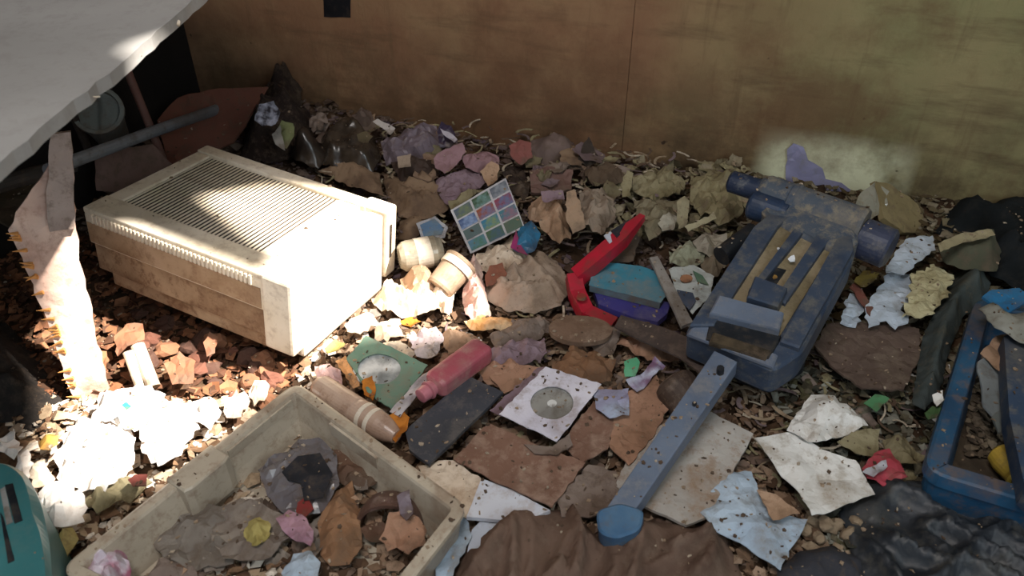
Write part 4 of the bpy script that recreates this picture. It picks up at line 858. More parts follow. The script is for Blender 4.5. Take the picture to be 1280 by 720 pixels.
for i in range(34):
    rr = random.Random(100 + i); x = rr.uniform(165, 345); y = 388 + (x - 165) * .32 + rr.uniform(0, 78)
    chunk(x, y, .0, rr.uniform(.010, .022), terc[i % 3], 'broken_chunk', 'reddish brown broken chunk in the shade under the cream casing', 'chunk', 'brown chunks under the casing', 100 + i, .6)
for i, (q, lb) in enumerate([([(142, 420), (158, 404), (178, 404), (180, 424), (160, 434), (146, 444)], 'orange brown torn card left among the chunks under the casing'),
   ([(205, 455), (225, 440), (245, 452), (240, 478), (215, 480)], 'curled brown card in the chunks below the casing'), ([(255, 430), (262, 415), (272, 420), (268, 440), (258, 445)], 'small upright brown card near the casing base')]):
    L('brown_card', 'card', lb, q, .05, M('orange_brown_card', '#845840', '#724a36', 14), n=tiltn(15, 0), cr=.004, rag=.002)
# sun-bleached papers at the lower left
wsun = M('bleached_paper', '#e6e0da', '#d6cec6', 12, .8, .3, .15, '#a08a74', .1)
for i, (q, m_, lf, lb) in enumerate([
 ([(72, 596), (66, 566), (84, 534), (112, 520), (150, 524), (170, 548), (162, 590), (132, 616), (100, 612)], wsun, .04, 'big sun bleached crumpled paper in front of the broken plank'),
 ([(110, 522), (128, 498), (170, 482), (206, 490), (200, 520), (168, 540), (140, 530)], wsun, .045, 'bleached paper at the foot of the broken plank'),
 ([(170, 530), (200, 502), (236, 498), (248, 530), (226, 566), (196, 580), (176, 562)], wsun, .045, 'bleached crumpled paper beside the tray rim'),
 ([(46, 632), (52, 608), (80, 602), (106, 620), (104, 648), (76, 656), (54, 652)], wsun, .045, 'white paper wad right of the teal plastic case'),
 ([(0, 545), (14, 540), (30, 560), (16, 572), (-4, 566)], wsun, .04, 'white paper scrap above the teal plastic case'),
 ([(20, 566), (34, 560), (40, 580), (32, 600), (22, 590)], wsun, .04, 'small white scrap touching the teal case'),
 ([(240, 500), (262, 494), (276, 512), (262, 534), (244, 530)], wsun, .04, 'white paper bit between tray and brown chunks'),
 ([(276, 500), (296, 488), (312, 500), (300, 516), (282, 518)], paperc, .035, 'cream paper bit beside the tray rim higher up'),
 ([(310, 488), (326, 476), (338, 486), (330, 500), (316, 502)], paperc, .035, 'small cream paper bit near the tray top corner'),
 ([(120, 600), (160, 596), (190, 600), (160, 624), (120, 640), (104, 632)], khaki, .03, 'khaki folded paper along the outer tray wall'),
 ([(34, 590), (56, 574), (66, 592), (56, 606), (40, 610)], paperc, .035, 'pinkish cream paper beside the big bleached paper')]):
    L('bleached_paper', 'paper', lb, q, lf, m_, dome=.02, edge=.02, cr=.010, csc=24, res=.008, rag=.004)
L('green_speck', 'scrap', 'tiny bright green scrap on the bleached paper', [(152, 506), (158, 502), (164, 508), (158, 512)], .09, M('emerald', '#2f9a78'), cr=0)
L('yellow_leaf', 'leaf', 'yellow orange leaf left of the bleached papers', [(48, 552), (56, 542), (72, 544), (72, 554), (60, 562), (50, 562)], .05, M('yellow_orange', '#c79a4c', '#b0823a', 20), cr=.004, dome=.008, edge=.008)
L('red_brown_scrap', 'scrap', 'dull red scrap among the bleached papers near the tray', [(160, 600), (168, 592), (184, 592), (182, 606), (166, 608)], .065, M('dull_red2', '#7a4038', '#6a352e', 16), cr=.003)
rod('wood_stick', (160, 440), .09, (176, 484), .05, .0085, M('pale_stick', '#cdbba6', '#b8a48c', 12, .8), 'short pale stick standing in the sun by the plank foot', 'stick')
rod('wood_stick', (172, 432), .09, (192, 484), .05, .011, M('pale_stick', '#cdbba6'), 'thicker pale stick right of the short one by the plank foot', 'stick')
L('dark_debris', 'cloth', 'dark lumpy cloth in the shadow behind the plank at the left edge', [(-40, 420), (0, 400), (44, 440), (78, 500), (60, 545), (20, 540), (-40, 520)], .0, M('dark_rubbish', '#2c2622', '#1f1b18', 14, .95, .5, .2), dome=.05, edge=.05, fold=.02, cr=.006, smooth=True)

# --- tray contents
zt_ = lambda h: .035 + h
def I(name, cat, label, px, z, mat, **k): return T(name, cat, label, px, z, mat, **k)
e = I('dark_packet', 'packet', 'crumpled clear packet with dark contents inside the tray', [(322, 586), (366, 556), (398, 546), (420, 566), (424, 606), (400, 640), (360, 650), (334, 620)], .066, M('murky_film', '#6f6a6c', '#5b565a', 9, .25, .1, .3, spec=.6), cr=.006, csc=30, dome=.015, edge=.03)
deco(e, 'dark_print', [(352, 590), (372, 570), (400, 566), (416, 592), (404, 622), (380, 626), (376, 604), (360, 600)], '#17191f', '#22252c', up=.016)
deco(e, 'dark_print', [(372, 628), (384, 620), (392, 636), (380, 648), (370, 640)], '#7a2f2c', '#692622', up=.014)
I('grey_card', 'card', 'flaky grey corrugated cardboard pile at the left inside the tray', [(184, 664), (232, 642), (262, 632), (286, 640), (300, 668), (290, 700), (240, 712), (206, 700)], .060, M('flaky_card', '#7d756c', '#6b635b', 30, .95, .6, .3), cr=.009, csc=22, dome=.012, rag=.003)
I('grey_card', 'card', 'grey brown card with yellow lump inside the tray', [(262, 640), (300, 622), (350, 640), (362, 672), (330, 700), (280, 700), (264, 670)], .068, M('taupe_card', '#857a6e', '#736860', 20, .95, .5, .3), cr=.007, rag=.003)
I('yellow_sponge', 'sponge', 'pale yellow foam lump on the grey card in the tray', [(304, 664), (310, 650), (324, 644), (338, 654), (336, 672), (322, 684), (308, 678)], .074, yel, dome=.018, edge=.015, cr=.005, res=.005)
I('pink_scrap', 'wrapper', 'crinkled pink wrapper below the dark packet in the tray', [(344, 646), (360, 634), (378, 644), (392, 664), (388, 682), (370, 674), (352, 660)], .082, M('pink_wrapper', '#a98490', '#96707e', 22, .5, .2, .2), cr=.007, dome=.006, edge=.01)
I('tan_leaf', 'paper', 'folded tan brown paper standing in the middle of the tray', [(400, 690), (396, 650), (418, 610), (440, 600), (450, 640), (452, 680), (436, 700), (412, 705)], .062, M('tan_leafy', '#8f6a4d', '#7b5a40', 14, .85, .4, .25), cr=.010, dome=.02, edge=.02, csc=20)
I('white_scraps', 'paper', 'white torn paper at the bottom edge inside the tray', [(350, 712), (366, 690), (384, 684), (400, 700), (392, 735), (356, 735)], .070, paperb, cr=.008, rag=.003)
I('brown_paper', 'paper', 'brown crumpled paper against the right wall inside the tray', [(404, 560), (440, 566), (474, 590), (470, 606), (430, 604), (410, 590)], .058, M('brown_paper_dark', '#5f4535', '#503a2c', 14), cr=.008, dome=.01)
e = empty('curved_pot', P(486, 660, .04), 'brown curved pot shard arching over a dark hollow in the tray', 'pot')
pb = M('brown_ceramic', '#5a4238', '#4a352d', 10, .45, .15, .35, '#84706a', .4)
cc = P(486, 668, .045); vs = []; fs = []; ka, kb = 22, 6
for i in range(ka + 1):
    a = R(-10 + 200 * i / ka)
    for j in range(kb + 1):
        b = j / kb; r_ = .046 - .012 * b * b
        vs.append(cc + V((math.cos(a) * r_, .010 + .035 * b, math.sin(a) * r_ * 1.05)))
for i in range(ka):
    for j in range(kb): k = i * (kb + 1) + j; fs.append((k, k + 1, k + kb + 2, k + kb + 1))
nvv = len(vs); vs += [cc + (v - cc) * .88 + V((0, .001, 0)) for v in vs]; fs2 = [tuple(reversed([i + nvv for i in f])) for f in fs]
bd = [(i * (kb + 1), (i + 1) * (kb + 1)) for i in range(ka)]; fs2 += [(b, a, a + nvv, b + nvv) for a, b in bd]
mesh_obj('shell', vs, fs + fs2, pb, e)
I('tan_leaf', 'leaf', 'torn tan leathery leaf in front of the curved pot shard', [(474, 672), (486, 642), (506, 634), (530, 654), (534, 680), (510, 694), (496, 684), (484, 690)], .085, M('tan_leather', '#a07a62', '#8c6852', 16, .85, .4, .25), n=tiltn(20, 10), cr=.009, csc=24, rag=.003)
I('lilac_wrapper', 'wrapper', 'thin lilac wrapper scrap right of the curved pot shard', [(496, 620), (512, 612), (516, 640), (508, 650), (500, 640)], .10, lilac, cr=.005)
e = I('tinsel_bag', 'bag', 'bundle of crinkled white and red striped film at the bottom left', [(92, 720), (104, 694), (128, 680), (156, 690), (164, 712), (150, 745), (100, 745)], .075, M('striped_film', '#c7bcc6', '#9a4f66', 48, .35, .3, .15, '#6f6a80', .6), cr=.010, csc=50, dome=.03, edge=.02, res=.006)
I('grey_card', 'card', 'small grey card shards at the bottom of the tray near the striped film', [(176, 720), (200, 700), (240, 706), (250, 735), (190, 745)], .062, paperg, cr=.008, rag=.003)
L('yellow_rag', 'cloth', 'dull yellow rag strip between teal case and tray', [(66, 730), (64, 690), (74, 664), (90, 658), (98, 672), (84, 690), (82, 735)], .03, M('yellow_rag', '#a8975f', '#93834f', 12, .9, .4, .25), dome=.025, edge=.015, cr=.005)
# teal plastic case at the left bottom
e = empty('teal_case', P(20, 660, .02), 'rounded teal plastic case with dark slots at the bottom left corner', 'case')
tm = M('teal_plastic', '#3a7375', '#33686b', 8, .4, .05, .2, '#5a7472', .45)
tp = [P(*q, .16) for q in ((-70, 590), (-30, 574), (4, 572), (30, 586), (48, 622), (58, 668), (62, 720), (60, 790), (-70, 790))]
lp = ccw([V((p.x, p.y)) for p in tp]); mb = MB(); mb.prism(round_poly(lp, .02, 4), .03, .16, .010); mb.build('shell', tm, e)
for px_, m_ in (([(6, 606), (16, 604), (28, 650), (18, 654)], blk), ([(0, 612), (6, 608), (16, 652), (8, 656)], M('grey_insert', '#8f8f8c', '#7d7d7a')), ([(0, 640), (4, 646), (18, 700), (10, 704)], blk)):
    pts = [P(*q, .1612) for q in px_]; sheet('slot', None, 0, m_, e, pts=pts, cr=0, th=.001, rag=0, res=.03)

# --- heap along the back wall
HP = [
 ('purple_wrapper', 'wrapper', 'large lilac film wrapper on the heap against the wall', [(476, 178), (494, 170), (520, 156), (546, 158), (552, 178), (546, 196), (530, 208), (500, 204), (482, 206)], .05, lilac, 30, dict(dome=.03, edge=.025, cr=.012, fold=.01)),
 ('brown_bundle', 'cloth', 'dark brown bundle below the large lilac wrapper', [(488, 202), (520, 198), (544, 200), (548, 218), (530, 230), (500, 224)], .045, M('dark_brown_cloth', '#3f3029', '#32261f', 12), 20, dict(dome=.03, edge=.02, cr=.006)),
 ('cream_label', 'label', 'small cream label on the dark brown bundle', [(496, 196), (514, 192), (514, 208), (498, 210)], .085, M('cream_tag', '#8f7d6c', '#7d6b5b', 10), 40, dict(cr=.001)),
 ('pink_paper', 'paper', 'dusty pink paper piece right of the dark brown bundle', [(542, 198), (556, 186), (578, 178), (582, 190), (570, 206), (556, 218), (544, 210)], .07, pinkm, 35, dict(cr=.004)),
 ('pink_paper', 'paper', 'faded pink folded paper beside the heap centre', [(578, 196), (604, 188), (624, 196), (622, 212), (596, 214), (582, 208)], .06, pinkm, 20, dict(dome=.02, edge=.02, cr=.006)),
 ('dark_wrapper', 'wrapper', 'dark purple wrapper with white rim on top of the heap', [(546, 164), (552, 152), (564, 158), (572, 176), (562, 184), (550, 184)], .08, M('dark_purple', '#2f2638', '#3b3144', 14, .4), 40, dict(cr=.006)),
 ('white_curl', 'paper', 'thin white curl on the dark purple wrapper', [(550, 160), (566, 168), (572, 174), (568, 178), (554, 168)], .095, M('greyish_white', '#a39ca3'), 40, dict(cr=.001)),
 ('white_stick', 'paper', 'short white paper strip near the wall left of the lilac wrapper', [(466, 152), (472, 148), (494, 160), (488, 168)], .08, M('dim_white', '#aaa29c'), 30, dict(cr=.001)),
 ('tan_cloth', 'cloth', 'tan cloth lying behind the casing rail', [(396, 214), (420, 206), (450, 208), (474, 218), (480, 244), (446, 236)], .03, clotht, 0, dict(dome=.03, edge=.03, cr=.004, fold=.01, smooth=True)),
 ('tan_cloth', 'cloth', 'wrinkled tan cloth between casing and photo sheet', [(478, 216), (508, 222), (548, 232), (566, 246), (560, 266), (530, 276), (500, 272), (484, 250)], .03, clotht, 0, dict(dome=.02, edge=.03, ridges=10, rh=.025, rw=.012, fdir=30, cr=.003, smooth=True)),
 ('tan_cloth', 'cloth', 'lower fold of tan cloth beside the right flange of the casing', [(500, 272), (530, 276), (548, 268), (530, 290), (516, 302), (498, 300)], .03, clotht, 0, dict(dome=.03, edge=.02, fold=.01, cr=.004, smooth=True)),
 ('mauve_paper', 'paper', 'mauve patterned paper left of the photo sheet top', [(544, 222), (576, 212), (606, 214), (616, 226), (588, 240), (564, 256), (548, 244)], .045, paperm, 10, dict(dome=.015, edge=.02, cr=.009)),
 ('tan_paper', 'paper', 'tan upright paper flap behind the photo sheet', [(600, 214), (614, 202), (624, 206), (622, 224), (610, 232)], .07, papert, 30, dict(cr=.004)),
 ('olive_bits', 'paper', 'olive crumpled bits directly behind the photo sheet', [(560, 250), (584, 238), (604, 236), (584, 252), (566, 262)], .05, khaki, 10, dict(cr=.008, dome=.01, edge=.01)),
 ('red_box', 'box', 'faded red squashed box on the heap at the wall', [(636, 182), (650, 174), (664, 178), (666, 196), (652, 206), (640, 198)], .07, M('faded_red', '#7f4c45', '#6d403a', 10, .8, .2, .3), 35, dict(cr=.004)),
 ('grey_rag', 'cloth', 'rounded grey pink rag at the wall right of the red box', [(660, 196), (664, 176), (690, 168), (716, 178), (726, 196), (712, 208), (680, 208)], .045, M('grey_pink_cloth', '#705f59', '#60504a', 10, .95, .4), 20, dict(dome=.05, edge=.03, cr=.006, fold=.008, smooth=True)),
 ('squashed_carton', 'carton', 'squashed dull brown carton in front of the grey pink rag', [(662, 212), (690, 208), (716, 212), (714, 238), (690, 242), (664, 240)], .05, M('dull_carton', '#6a5048', '#5c453c', 9), 25, dict(cr=.004, th=.008)),
 ('open_carton', 'carton', 'tan carton flap standing open in the middle of the heap', [(708, 240), (718, 236), (726, 256), (732, 284), (716, 292), (708, 276)], .08, M('tan_carton', '#9a8068', '#87705a', 9), 40, dict(cr=.002, th=.003)),
 ('cream_tissue', 'paper', 'crumpled cream tissue inside the tan carton flap', [(724, 242), (746, 236), (768, 246), (770, 272), (752, 290), (730, 282)], .05, M('dim_cream', '#8f8070', '#7d6e5f', 14), 10, dict(dome=.03, edge=.02, cr=.014, csc=36)),
 ('brown_bag', 'bag', 'crumpled brown paper bag right of the photo sheet', [(664, 250), (684, 244), (706, 248), (714, 292), (700, 300), (676, 286), (660, 268)], .045, papert, 10, dict(dome=.035, edge=.025, cr=.014, csc=30)),
 ('lilac_scrap', 'paper', 'pale lilac scrap on the crumpled brown bag', [(676, 240), (704, 238), (706, 248), (680, 252)], .09, paperm, 10, dict(cr=.003)),
 ('dark_stump', 'stump', 'dark pointed stump standing at the wall above the heap', [(722, 200), (730, 178), (736, 170), (742, 184), (748, 200), (736, 210)], .07, M('dark_stump', '#33281f', '#281f18', 14), 50, dict(cr=.004, th=.01)),
 ('dark_hollow_cloth', 'cloth', 'dark brown cloth in the hollow right of the photo sheet top', [(626, 208), (650, 208), (664, 232), (656, 250), (636, 236)], .03, M('hollow_cloth', '#2f241e', '#261d18', 12), 0, dict(dome=.01, cr=.006)),
 ('brown_pad', 'pad', 'brown woolly pad at the wall between stump and khaki strips', [(728, 214), (752, 204), (776, 208), (782, 224), (760, 232), (736, 228)], .05, M('wool_brown', '#574738', '#493b2e', 14, .95, .6), 10, dict(dome=.03, edge=.02, cr=.008)),
 ('khaki_strip', 'paper', 'upright khaki paper strip near the middle of the heap', [(776, 230), (784, 212), (792, 216), (788, 244), (778, 246)], .08, khaki, 35, dict(cr=.003)),
 ('khaki_paper', 'paper', 'wide khaki crumpled paper left of the blue side barrel', [(790, 220), (830, 212), (862, 222), (850, 240), (816, 248), (792, 240)], .045, khaki, 10, dict(dome=.02, edge=.02, cr=.012)),
 ('khaki_paper', 'paper', 'khaki paper above the light grey strip', [(792, 250), (826, 244), (850, 252), (842, 282), (812, 296), (796, 276)], .04, M('khaki_dull', '#776e58', '#665d48', 10), 5, dict(dome=.015, edge=.02, cr=.010)),
 ('khaki_paper', 'paper', 'light khaki crumpled paper beside the dark knob of the machine', [(866, 220), (900, 212), (922, 230), (930, 262), (910, 282), (880, 270), (862, 246)], .04, M('khaki_light', '#8d8465', '#7a7153', 12), 5, dict(dome=.025, edge=.025, cr=.014)),
 ('cream_peel', 'paper', 'curled pale peel standing in the khaki papers', [(846, 252), (856, 244), (862, 250), (858, 282), (848, 286)], .07, M('pale_peel', '#8f866c', '#7d7459', 10), 30, dict(cr=.003)),
 ('white_bit', 'paper', 'off white paper bit near the khaki papers', [(822, 276), (836, 264), (848, 270), (842, 286), (828, 288)], .055, M('offwhite_dim', '#a09b8c', '#8f8a7b', 10), 15, dict(cr=.005)),
 ('white_bit', 'paper', 'pale greenish paper above the printed packet', [(836, 314), (862, 302), (884, 312), (880, 326), (858, 334), (840, 330)], .045, M('pale_green_paper', '#9a9d87', '#8a8d76', 14), 8, dict(dome=.01, cr=.009, edge=.015)),
 ('white_bit', 'paper', 'whitish crumpled paper left of the blue side barrel', [(866, 300), (890, 288), (908, 294), (912, 312), (890, 322), (872, 314)], .045, M('offwhite_dim2', '#a39c8d', '#8e8778', 14), 8, dict(dome=.012, cr=.009, edge=.015)),
 ('twig', 'twig', 'thin pale twig lying on the khaki papers', [(856, 282), (886, 270), (892, 264), (896, 272), (872, 284), (860, 290)], .075, M('pale_twig', '#a39c80'), 10, dict(cr=.002)),
 ('round_clay', 'lump', 'round tan lump left of the machine body', [(876, 330), (884, 318), (898, 318), (906, 330), (898, 344), (884, 344)], .04, M('tan_lump', '#7f7361', '#6d6251', 14), 0, dict(dome=.025, edge=.02, cr=.004)),
 ('purple_scrap', 'paper', 'small blackish card behind the red bracket tip', [(776, 284), (800, 296), (792, 326), (768, 328), (756, 318)], .045, M('dark_grey_brown', '#5c5148', '#4d433b', 9), 5, dict(cr=.002)),
 ('dark_bag', 'bag', 'dark lumpy glassy bag on the heap left of the lilac wrapper', [(398, 178), (420, 164), (446, 160), (468, 172), (476, 196), (466, 214), (430, 212), (402, 206)], .03, M('dark_glassy', '#2a231d', '#3a3128', 16, .25, .1, .3, '#4a3f34', .6), 10, dict(dome=.06, edge=.03, cr=.008, fold=.01, smooth=True)),
 ('dark_bag', 'bag', 'smaller dark glossy bag just behind the casing', [(362, 190), (376, 174), (400, 176), (410, 194), (398, 210), (372, 204)], .03, M('dark_glassy2', '#241e1a', '#332b24', 16, .3, .1, .3, '#453a30', .6), 10, dict(dome=.05, edge=.03, cr=.006, fold=.01, smooth=True)),
 ('brass_ring', 'lid', 'dull metal lid glinting on the dark bag', [(446, 168), (458, 164), (466, 170), (460, 178), (448, 176)], .10, M('dull_brass', '#6f6650', '#5d5542', 10, .35, .1, .2, metal=.5), 20, dict(cr=.001)),
 ('green_leaf_paper', 'paper', 'yellow green folded paper at the upper left of the heap', [(344, 164), (352, 150), (366, 154), (368, 170), (358, 186), (348, 180)], .09, M('yellow_green', '#73774f', '#626643', 12), 40, dict(cr=.004)),
 ('pale_paper', 'paper', 'pale grey folded paper left of the yellow green paper', [(340, 168), (350, 156), (354, 176), (356, 188), (344, 180)], .10, M('pale_grey_fold', '#8c867f', '#7b756e', 12), 40, dict(cr=.002)),
 ('dark_cloth', 'cloth', 'dark brown cloth heap in the back left corner', [(300, 196), (312, 150), (330, 118), (350, 96), (366, 84), (378, 96), (376, 130), (392, 150), (396, 180), (360, 200), (320, 206)], .03, M('corner_cloth', '#2a1f1b', '#201815', 12, .95, .4), 12, dict(dome=.10, edge=.05, fold=.02, cr=.006, smooth=True)),
 ('floral_scrap', 'cloth', 'dark cloth scrap with small white flowers in the back left corner', [(318, 150), (324, 130), (342, 126), (350, 140), (344, 154), (328, 158)], .15, M('floral_cloth', '#1f1c24', '#8a8d9c', 70, .8, .2, .1), 35, dict(cr=.004)),
 ('brown_lump', 'lump', 'dusty brown lump at the wall between lilac wrapper and dark bag', [(440, 144), (452, 134), (464, 140), (470, 156), (456, 164), (444, 156)], .05, M('dusty_lump', '#5f5048', '#50423a', 12), 20, dict(dome=.03, edge=.02, cr=.006)),
]
for nm, cat, lb, q, lf, m_, tl_, kw in HP:
    kw = dict(kw); kw.setdefault('rag', .002); kw.setdefault('res', .008)
    L(nm, cat, lb, q, lf, m_, n=tiltn(tl_, 0), **kw)
# crumpled pieces filling the heap, alike enough to share their wording
hm = [paperg, clotht, M('heap_brown', '#4f4036', '#5d4c40', 12), M('heap_mauve', '#6a5a5c', '#5b4b4d', 12), M('heap_khaki', '#6d644c', '#5b523c', 12), M('heap_tan', '#836c59', '#70594a', 12), M('heap_dim', '#7a6c60', '#685b50', 12)]
hk = [khaki, M('heap_khaki', '#6d644c'), M('khaki_light', '#8d8465'), M('heap_sand', '#857a64', '#726851', 12)]
LAND = {'the tan carton flap': (718, 262), 'the photo sheet': (608, 270), 'the large lilac wrapper': (515, 180), 'the faded red box': (650, 190), 'the squashed brown carton': (690, 226), 'the dark pointed stump': (736, 190),
 'the wrinkled tan cloth': (522, 250), 'the dark glossy bag': (432, 186), 'the brown woolly pad': (756, 218), 'the tip of the red bracket': (800, 272), 'the corner of the red bracket': (712, 345), 'the dark blue knob cap': (918, 228),
 'the side barrel of the machine': (912, 312), 'the printed packet': (868, 358), 'the light grey strip': (838, 365), 'the curled pale peel': (853, 265), 'the white disc sleeve': (690, 503), 'the green disc sleeve': (484, 465),
 'the pink bottle': (572, 462), 'the dark folder': (568, 525), 'the large reddish brown card': (650, 585), 'the round brown disc': (726, 411), 'the green label': (790, 461), 'the dark brown pot': (845, 488), 'the dark flat bar': (830, 425),
 'the white tiles': (625, 645), 'the foot of the blue arm': (765, 655), 'the off white board': (850, 590), 'the brown mat piece': (1085, 445), 'the upper white paper': (1035, 522), 'the stained white sheet': (1020, 600),
 'the red wrapper': (1106, 584), 'the small green scrap': (1095, 503), 'the bluish paint sheet': (1110, 375), 'the cream plaster sheet': (1160, 362), 'the blue tray corner': (1165, 580), 'the grey green cloth': (1172, 440),
 'the casing flange': (484, 310), 'the crumpled cream bag': (520, 378), 'the clear tube': (447, 514), 'the yellow leaf': (417, 434), 'the dark packet': (372, 596), 'the yellow foam lump': (320, 667), 'the curved pot shard': (486, 650),
 'the tall tan paper': (428, 660), 'the flaky grey cardboard': (240, 672), 'the pink wrapper': (370, 658), 'the tray grip': (225, 600), 'the broken plank foot': (120, 500), 'the base of the casing': (250, 400), 'the upper tray corner': (370, 480)}
NEAR_USED = {}
def where(px, py):
    k = min(LAND, key=lambda q: (LAND[q][0] - px) ** 2 + (LAND[q][1] - py) ** 2); dx_, dy_ = px - LAND[k][0], py - LAND[k][1]
    d = math.hypot(dx_, dy_)
    if abs(dx_) > 2 * abs(dy_): side = 'right of' if dx_ > 0 else 'left of'
    elif abs(dy_) > 2 * abs(dx_): side = 'below' if dy_ > 0 else 'above'
    else: side = ('lower ' if dy_ > 0 else 'upper ') + ('right of' if dx_ > 0 else 'left of')
    return ('close ' if d < 28 else '') + side + ' ' + k
CN = {'grey_brown_paper': 'grey brown', 'tan_cloth': 'tan', 'heap_brown': 'dark brown', 'heap_mauve': 'mauve grey', 'heap_khaki': 'dull khaki', 'tan_paper': 'tan', 'heap_dim': 'dim taupe', 'heap_tan': 'dull tan', 'khaki_paper': 'khaki', 'khaki_light': 'light khaki',
      'heap_sand': 'sand coloured', 'light_brown_card': 'light brown', 'warm_tan': 'warm tan', 'mauve_paper': 'mauve', 'soiled_white_paper': 'soiled white', 'cream_paper': 'cream', 'bleached_paper': 'bleached white', 'taupe_card': 'taupe', 'brown_paper_dark': 'dark brown',
      'brown_clay': 'reddish brown', 'brown_clay2': 'light orange brown', 'brown_clay3': 'dark brown'}
SEEN = {}; LASTY = {}
def auto(o, px, py, size, mat, word, group):
    sz = 'tiny' if size < .012 else 'small' if size < .019 else 'middling' if size < .027 else 'large'
    lb = '%s %s %s %s' % (sz, CN.get(mat.name, 'brown'), word, where(px, py))
    SEEN[lb] = SEEN.get(lb, 0) + 1
    if SEEN[lb] == 2: lb += ', the lower one' if py > LASTY[lb] else ', the upper one'
    elif SEEN[lb] > 2: lb += ', the farther one'
    LASTY[lb] = py
    return tag(o, lb, word.split()[-1], group)
def wad(px, py, s, mat, label, group, sd, lift=.01, asp=1.0, z=None):
    rr = random.Random(sd); flat = rr.random() < .6; k = rr.choice((4, 5, 5, 6)) if flat else 8; rot = rr.uniform(0, 3.1)
    z0 = gz(px, py) if z is None else z; c = P(px, py, z0); q = []
    if flat: s *= 1.25; asp = rr.uniform(.5, .95)
    for i in range(k):
        a = 6.283 * (i + (rr.uniform(-.2, .2) if flat else 0)) / k; r_ = s * rr.uniform(.6, 1.15); x_, y_ = math.cos(a) * r_, math.sin(a) * r_ * asp
        q.append(c + V((x_ * math.cos(rot) - y_ * math.sin(rot), x_ * math.sin(rot) + y_ * math.cos(rot), lift)))
    n = tiltn(rr.uniform(-5, 28), rr.uniform(-20, 20))
    ctr = c + V((0, 0, lift)); q = [p - n * (p - ctr).dot(n) for p in q]
    if flat: o = sheet('torn_paper', None, 0, mat, n=n, pts=q, curl=s * .35, edge=s * .6, cr=s * .14, csc=.55 / s, rag=s * .08, res=max(.005, s * .22))
    else: o = sheet('crumpled_paper', None, 0, mat, n=n, pts=q, dome=s * .4, edge=s * .7, cr=s * .38, csc=.9 / s, rag=s * .08, res=max(.005, s * .17))
    return auto(o, px, py, s, mat, 'torn paper' if flat else 'crumpled paper', group)
rr = random.Random(77)
for i in range(125):
    x = rr.uniform(400, 770); yw = 150 + (x - 400) * .155; y = yw + rr.uniform(26, 100)
    if x < 500 and y > 205: continue
    if 556 < x < 662 and 215 < y < 322: continue
    if any(abs(x - u_) < 16 and abs(y - v_) < 12 for u_, v_ in ((505, 185), (570, 200), (652, 190), (720, 262), (560, 165), (480, 160), (690, 226), (736, 185))): continue
    wad(x, y, rr.uniform(.016, .032), rr.choice(hm), 'dusty brown crumpled paper in the heap along the wall left of the machine', 'crumpled papers in the brown heap', 1300 + i, rr.uniform(.03, .07))
for i in range(95):
    x = rr.uniform(745, 930); y = 218 + rr.uniform(0, 95)
    wad(x, y, rr.uniform(.010, .024), rr.choice(hk), 'khaki crumpled paper in the heap left of the machine head', 'crumpled khaki papers by the machine', 1450 + i, rr.uniform(.018, .045))
cm = [papert, paperg, cardl, M('heap_brown', '#4f4036'), M('warm_tan', '#9a7d66', '#876b55', 12), paperm]
for i in range(100):
    x = rr.uniform(545, 860); y = rr.uniform(425, 625)
    wad(x, y, rr.uniform(.010, .02), rr.choice(cm), 'small brown crumpled paper around the white disc sleeve', 'small brown papers in the middle', 500 + i, .004)
for i in range(60):
    x = rr.uniform(1010, 1180); y = rr.uniform(385, 600)
    wad(x, y, rr.uniform(.010, .02), rr.choice(hk + [paperw, paperg]), 'small greenish grey crumpled paper right of the machine', 'small papers right of the machine', 600 + i, .006)
for i in range(26):
    x = rr.uniform(400, 600); y = rr.uniform(392, 455)
    wad(x, y, rr.uniform(.009, .016), rr.choice([paperc, papert, wsun, M('warm_tan', '#9a7d66')]), 'small sunlit crumpled paper above the green sleeve and pink bottle', 'sunlit papers beside the casing', 700 + i, .006)
for i in range(40):
    t = rr.random(); x = 215 + rr.uniform(-60, 300) * .9; y = 700 - (x - 120) * .42 + rr.uniform(15, 120)
    if not (190 < x < 520 and y < 725 and y > 560 - 0): continue
    q = P(x, y, .05)
    wad(x, y, rr.uniform(.012, .022), rr.choice([paperg, M('heap_brown', '#4f4036'), papert, M('taupe_card', '#857a6e'), M('brown_paper_dark', '#5f4535')]), 'brown grey crumpled paper filling the tray', 'papers inside the tray', 800 + i, .0, z=.05)
# things by the wall at the right
pw = [hit(a, b, WA + WN * .004, WN) for a, b in ((982, 222), (984, 186), (992, 179), (1004, 184), (1010, 200), (1028, 210), (1032, 224), (1052, 228), (1068, 240), (1070, 262), (1010, 258), (984, 244))]
tag(sheet('purple_paper', None, 0, M('pale_violet', '#8d8caa', '#807e9a', 9, .7, .1, .3, '#7c7a78'), n=WN, pts=pw, cr=.002, th=.001, rag=.002, res=.012), 'torn pale violet paper stuck to the wall above the machine', 'paper')
e = empty('clear_box', P(1110, 262, .06), 'crumpled clear plastic box leaning at the wall right of the machine', 'box')
nb = tiltn(35, 25); p0 = P(1105, 258, .13)
sheet('lid', None, 0, M('clear_film', '#8d8a7c', '#7a776a', 9, .15, .05, .3, '#6b604c', .8), e, n=nb, pts=[hit(a, b, p0, nb) for a, b in ((1066, 262), (1078, 240), (1096, 226), (1110, 240), (1106, 262), (1088, 276), (1074, 282))], cr=.005, csc=24, th=.002, rag=.001, res=.01)
tag(sheet('brown_carton', None, 0, M('olive_carton', '#857756', '#746747', 8, .75, .15, .3), n=tiltn(30, 30), pts=[hit(a, b, P(1132, 262, .11), tiltn(30, 30)) for a, b in ((1094, 226), (1112, 230), (1142, 250), (1168, 272), (1160, 292), (1130, 290), (1106, 272))], cr=.002, th=.012, rag=.001, res=.014), 'olive brown carton behind the clear plastic box at the wall', 'carton')

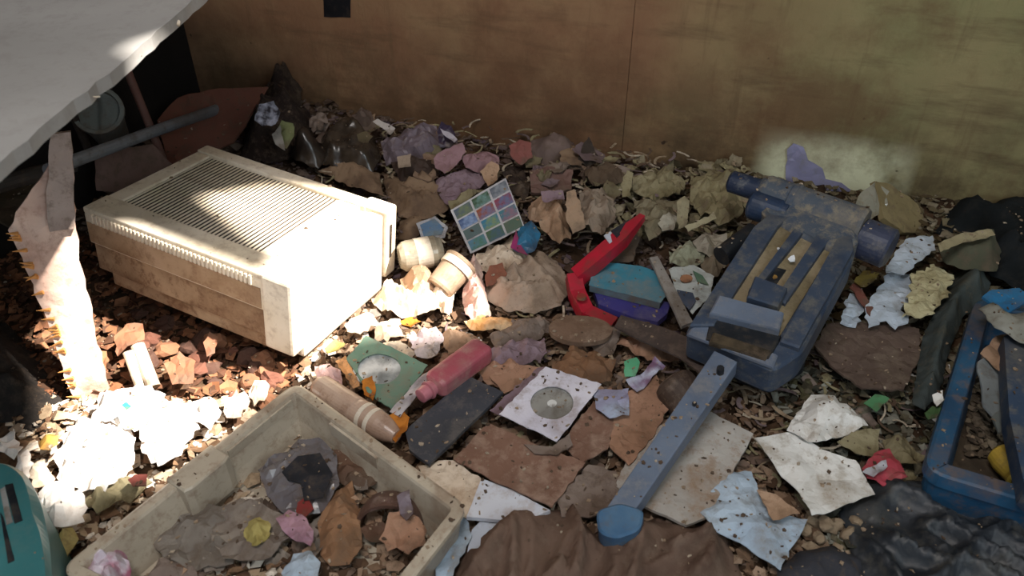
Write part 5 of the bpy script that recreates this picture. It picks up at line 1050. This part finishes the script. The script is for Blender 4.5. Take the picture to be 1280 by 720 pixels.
# thin curled shreds and strips of paper
rnd = random.Random(31); tv_, tf_, tm_ = [], [], []
sm_ = [M('shred_tan', '#8f7d66'), M('shred_khaki', '#8a8162'), M('shred_brown', '#574537'), M('shred_pale', '#b3a692'), M('shred_mauve', '#6f5f60')]
for _ in range(1500):
    if rnd.random() < .65: px, py = rnd.uniform(400, 940), rnd.uniform(165, 320); lift = rnd.uniform(.01, .055)
    else: px, py = rnd.uniform(540, 1180), rnd.uniform(380, 640); lift = rnd.uniform(.003, .02)
    c = P(px, py, gz(px, py)); 
    if wall_d(c.x, c.y) < .03: continue
    L_, w_, a, cu = rnd.uniform(.012, .045), rnd.uniform(.0012, .0035), rnd.uniform(0, 6.3), rnd.uniform(-2.2, 2.2); b = len(tv_); p = c + V((0, 0, lift)); dz = rnd.uniform(-.35, .35); k = 5
    for i in range(k + 1):
        d = V((math.cos(a), math.sin(a), dz)); sd_ = V((-math.sin(a), math.cos(a), rnd.uniform(-.2, .2))) * w_
        for q in (p - sd_, p + sd_, p + sd_ - V((0, 0, .0009)), p - sd_ - V((0, 0, .0009))): tv_.append(q)
        p = p + d * (L_ / k); a += cu / k; dz *= .6
    m__ = rnd.randrange(5)
    for i in range(k):
        for j in range(4): tf_.append((b + i * 4 + j, b + (i + 1) * 4 + j, b + (i + 1) * 4 + (j + 1) % 4, b + i * 4 + (j + 1) % 4)); tm_.append(m__)
tag(mesh_obj('paper_shreds', tv_, tf_, sm_, mi=tm_), 'thin curled shreds and strips of old paper tangled through the heap', 'shreds', kind='stuff')
WORDS = {'broken_chunk': 'broken chunk', 'rubble': 'rubble'}
for o, x, y, sz, m_ in AUTOQ:
    if o.name.startswith('broken_chunk'): auto(o, x, y, sz, m_, 'broken chunk', o['group']); o['category'] = 'chunk'
# crumbs of dirt that have settled on everything, dropped straight down onto whatever lies there
bpy.context.view_layer.update(); dg = bpy.context.evaluated_depsgraph_get()
rnd = random.Random(21); cv, cf, cmi = [], [], []; n_c = 0
cmats = [M('crumb_dark', '#4a3a2d'), M('crumb_tan', '#8f7b65'), M('crumb_pale', '#a39582')]
for _ in range(5200):
    y = rnd.uniform(.55, 1.9); x = rnd.uniform(-.72, .78) * (y + .35) / 1.2
    if wall_d(x, y) < .02 or left_d(x, y) < .02: continue
    hit_, loc, nr, _i, ob, _m2 = SC.ray_cast(dg, Vector((x, y, .34)), Vector((0, 0, -1)), distance=.4)
    if not hit_ or nr.z < .75: continue
    r_ = ob.parent or ob
    if r_.name.startswith('appliance') and rnd.random() < .8: continue
    scrap(rnd, x, y, loc.z - .0003, rnd.choice((.001, .0015, .002, .003, .0042)), cv, cf, cmi, rnd.choice((0, 0, 1, 1, 2)), .3, .15)
tag(mesh_obj('crumbs', cv, cf, cmats, mi=cmi), 'fine crumbs of dirt and paper settled on top of everything', 'crumbs', kind='stuff')
